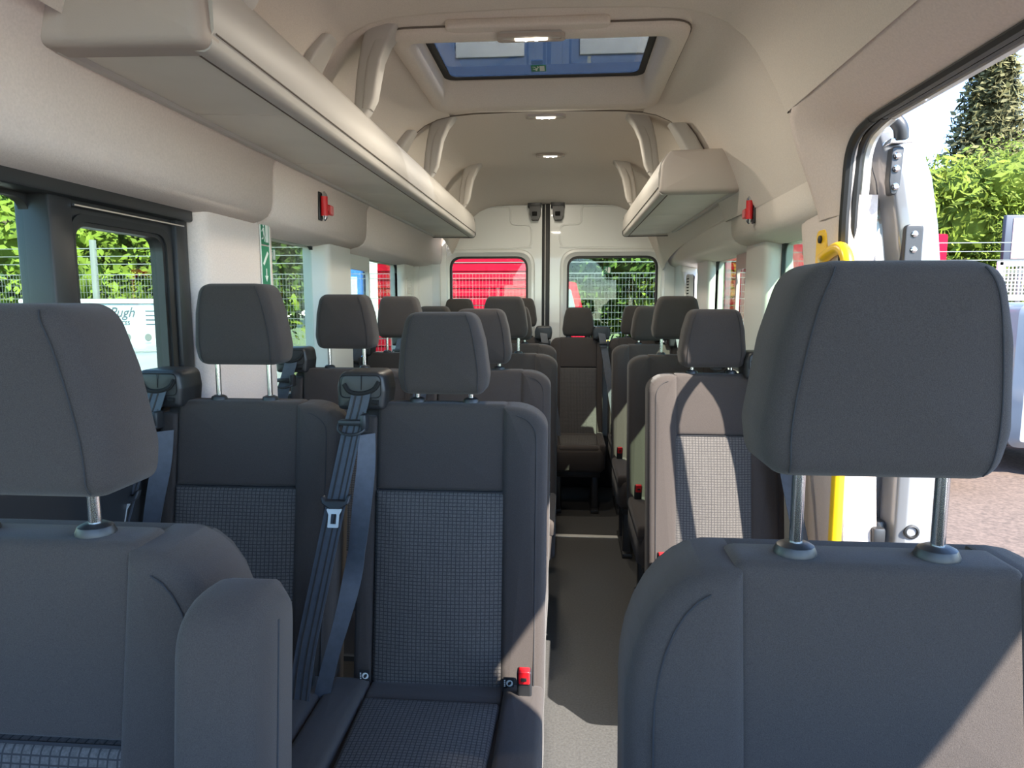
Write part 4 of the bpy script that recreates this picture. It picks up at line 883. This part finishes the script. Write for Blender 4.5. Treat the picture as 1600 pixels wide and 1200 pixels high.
van('pale blue van low outside the right windows', (2.85, 7.9, GZ), math.radians(192), mat('pale_blue_paint', (.24, .31, .39), .35), H=1.75, L_=3.4, group='parked vans')
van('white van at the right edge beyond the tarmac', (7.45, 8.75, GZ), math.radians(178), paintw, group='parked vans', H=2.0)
# catering trailer with lettering
ct = thing('catering_trailer', 'white catering trailer with script lettering seen through the sliding left window', 'trailer', (-6.35, 9.0, GZ))
MB().box(-1.1, 1.1, -.15, .8, .55, 2.0, .04).build('body', mat('trailer_white', (.36, .42, .43), .5), ct)
MB().box(-1.15, 1.15, -.18, .84, 1.98, 2.04, .02).build('roof_edge', pale_panel, ct)
greyt = mat('grey_lettering', (.06, .08, .10), .6)
TM = Matrix.Translation((-.30, -.155, 1.80)) @ Matrix.Rotation(PI/2, 4, 'X')
text_mesh('script_lettering', 'Brian Pugh', .19, greyt, ct, TM, .002, shear=.35)
text_mesh('lettering', 'CATERING SERVICES', .075, greyt, ct, Matrix.Translation((-.24, -.155, 1.69)) @ Matrix.Rotation(PI/2, 4, 'X'), .002)
for k in range(4): MB().box(.68, .98-.04*k, -.154, -.150, 1.69+k*.06, 1.705+k*.06).build('small_print', greyt, ct)
for k in range(6):
    MB().loft([[(-.8+k*.3+.05*math.cos(2*PI*q/12), -.152-d_, 1.52+.05*math.sin(2*PI*q/12)) for q in range(12)] for d_ in (0, .004)]).build('round_emblem', galv, ct)
for x_ in (-.35, .35): wheel(ct, x_, -.05, .3, .3)
MB().box(-1.0, 1.0, 0, .7, .35, .55, .02).build('chassis', blackp, ct)
bfl = thing('blue_banner', 'tall blue banner seen at the edge of the sliding left window', 'banner', (-7.35, 9.3, GZ))
MB().tube([(0, 0, 0), (0, 0, 3.3)], .025, 8).build('pole', galv, bfl)
MB().pad(rpoly([(.0, 1.1), (.16, 1.1), (.06, 3.2), (.0, 3.25)], .03, 3), .012, -.012, .008, .0, XZ, puffs=()).build('flag', bluep, bfl)
# sign board and white cage trailer on the right
sg = thing('sign_board', 'dark framed sign board with blue letters at the right edge', 'sign', (8.40, 12.6, GZ))
MB().box(-.72, 1.2, -.05, .05, 2.70, 3.50, .02).build('frame', mat('dark_blue_frame', (.04, .05, .07), .5), sg)
MB().box(-.60, 1.15, -.062, -.045, 2.75, 3.44).build('panel', mat('dusty_pink_board', (.42, .30, .30), .6), sg)
MB().box(-.58, -.50, -.066, -.06, 2.75, 3.44).build('pink_stripe', mat('pink_stripe', (.70, .36, .36), .6), sg)
for z in (.9, -.0): pass
for x_ in (-.4, .9): MB().box(x_-.04, x_+.04, -.03, .03, 0, 2.6, .01).build('post', blackp, sg)
nvy = mat('navy_lettering', (.05, .07, .16), .6)
for tx, tz in (('B', 3.19), ('H', 2.98), ('T', 2.77)): text_mesh('lettering', tx, .22, nvy, sg, Matrix.Translation((-.34, -.066, tz)) @ Matrix.Rotation(PI/2, 4, 'X'), .003, .006)
cg = thing('cage_trailer', 'white mesh-sided cage trailer at the right edge below the sign board', 'trailer', (7.58, 11.0, GZ))
MB().box(-.9, 1.4, -.03, .03, 2.55, 2.62, .01).build('top_rail', pale_panel, cg); MB().box(-.9, 1.4, -.03, .03, 2.02, 2.09, .01).build('lower_rail', pale_panel, cg)
for x_ in (-.87, .2, 1.35): MB().box(x_-.04, x_+.04, -.03, .03, .4, 2.62, .01).build('post', pale_panel, cg)
wm = MB()
for k in range(40): wm.box(-.85+k*.055-.006, -.85+k*.055+.006, -.01, .01, 2.05, 2.58)
for k in range(9): wm.box(-.85, 1.35, -.012, .008, 2.10+k*.055, 2.112+k*.055)
q = wm.build('mesh_side', pale_panel, cg, smooth=False); q['kind'] = 'stuff'
MB().box(-.9, 1.4, .0, 1.2, .4, .7, .02).build('bed', pale_panel, cg)
for x_ in (-.3, .8): wheel(cg, x_, -.1, .32, .32)
# tall clad building beyond the trees, seen only through the roof hatch
cb = mat('blue_cladding', (.10, .18, .34), .6); cw = mat('pale_cladding', (.85, .83, .76), .6, noise=(2, .06))
bd = thing('clad_building', 'tall blue and pale clad building seen through the roof hatch', 'building', (0, 44, GZ))
MB().box(-14, 14, 0, 12, 0, 22).build('wall', cb, bd)
for a, b in ((-6.95, -2.65), (.8, 8.5)): MB().box(a, b, -.1, .02, 17.2, 21.5, .03).build('cladding_panel', cw, bd)
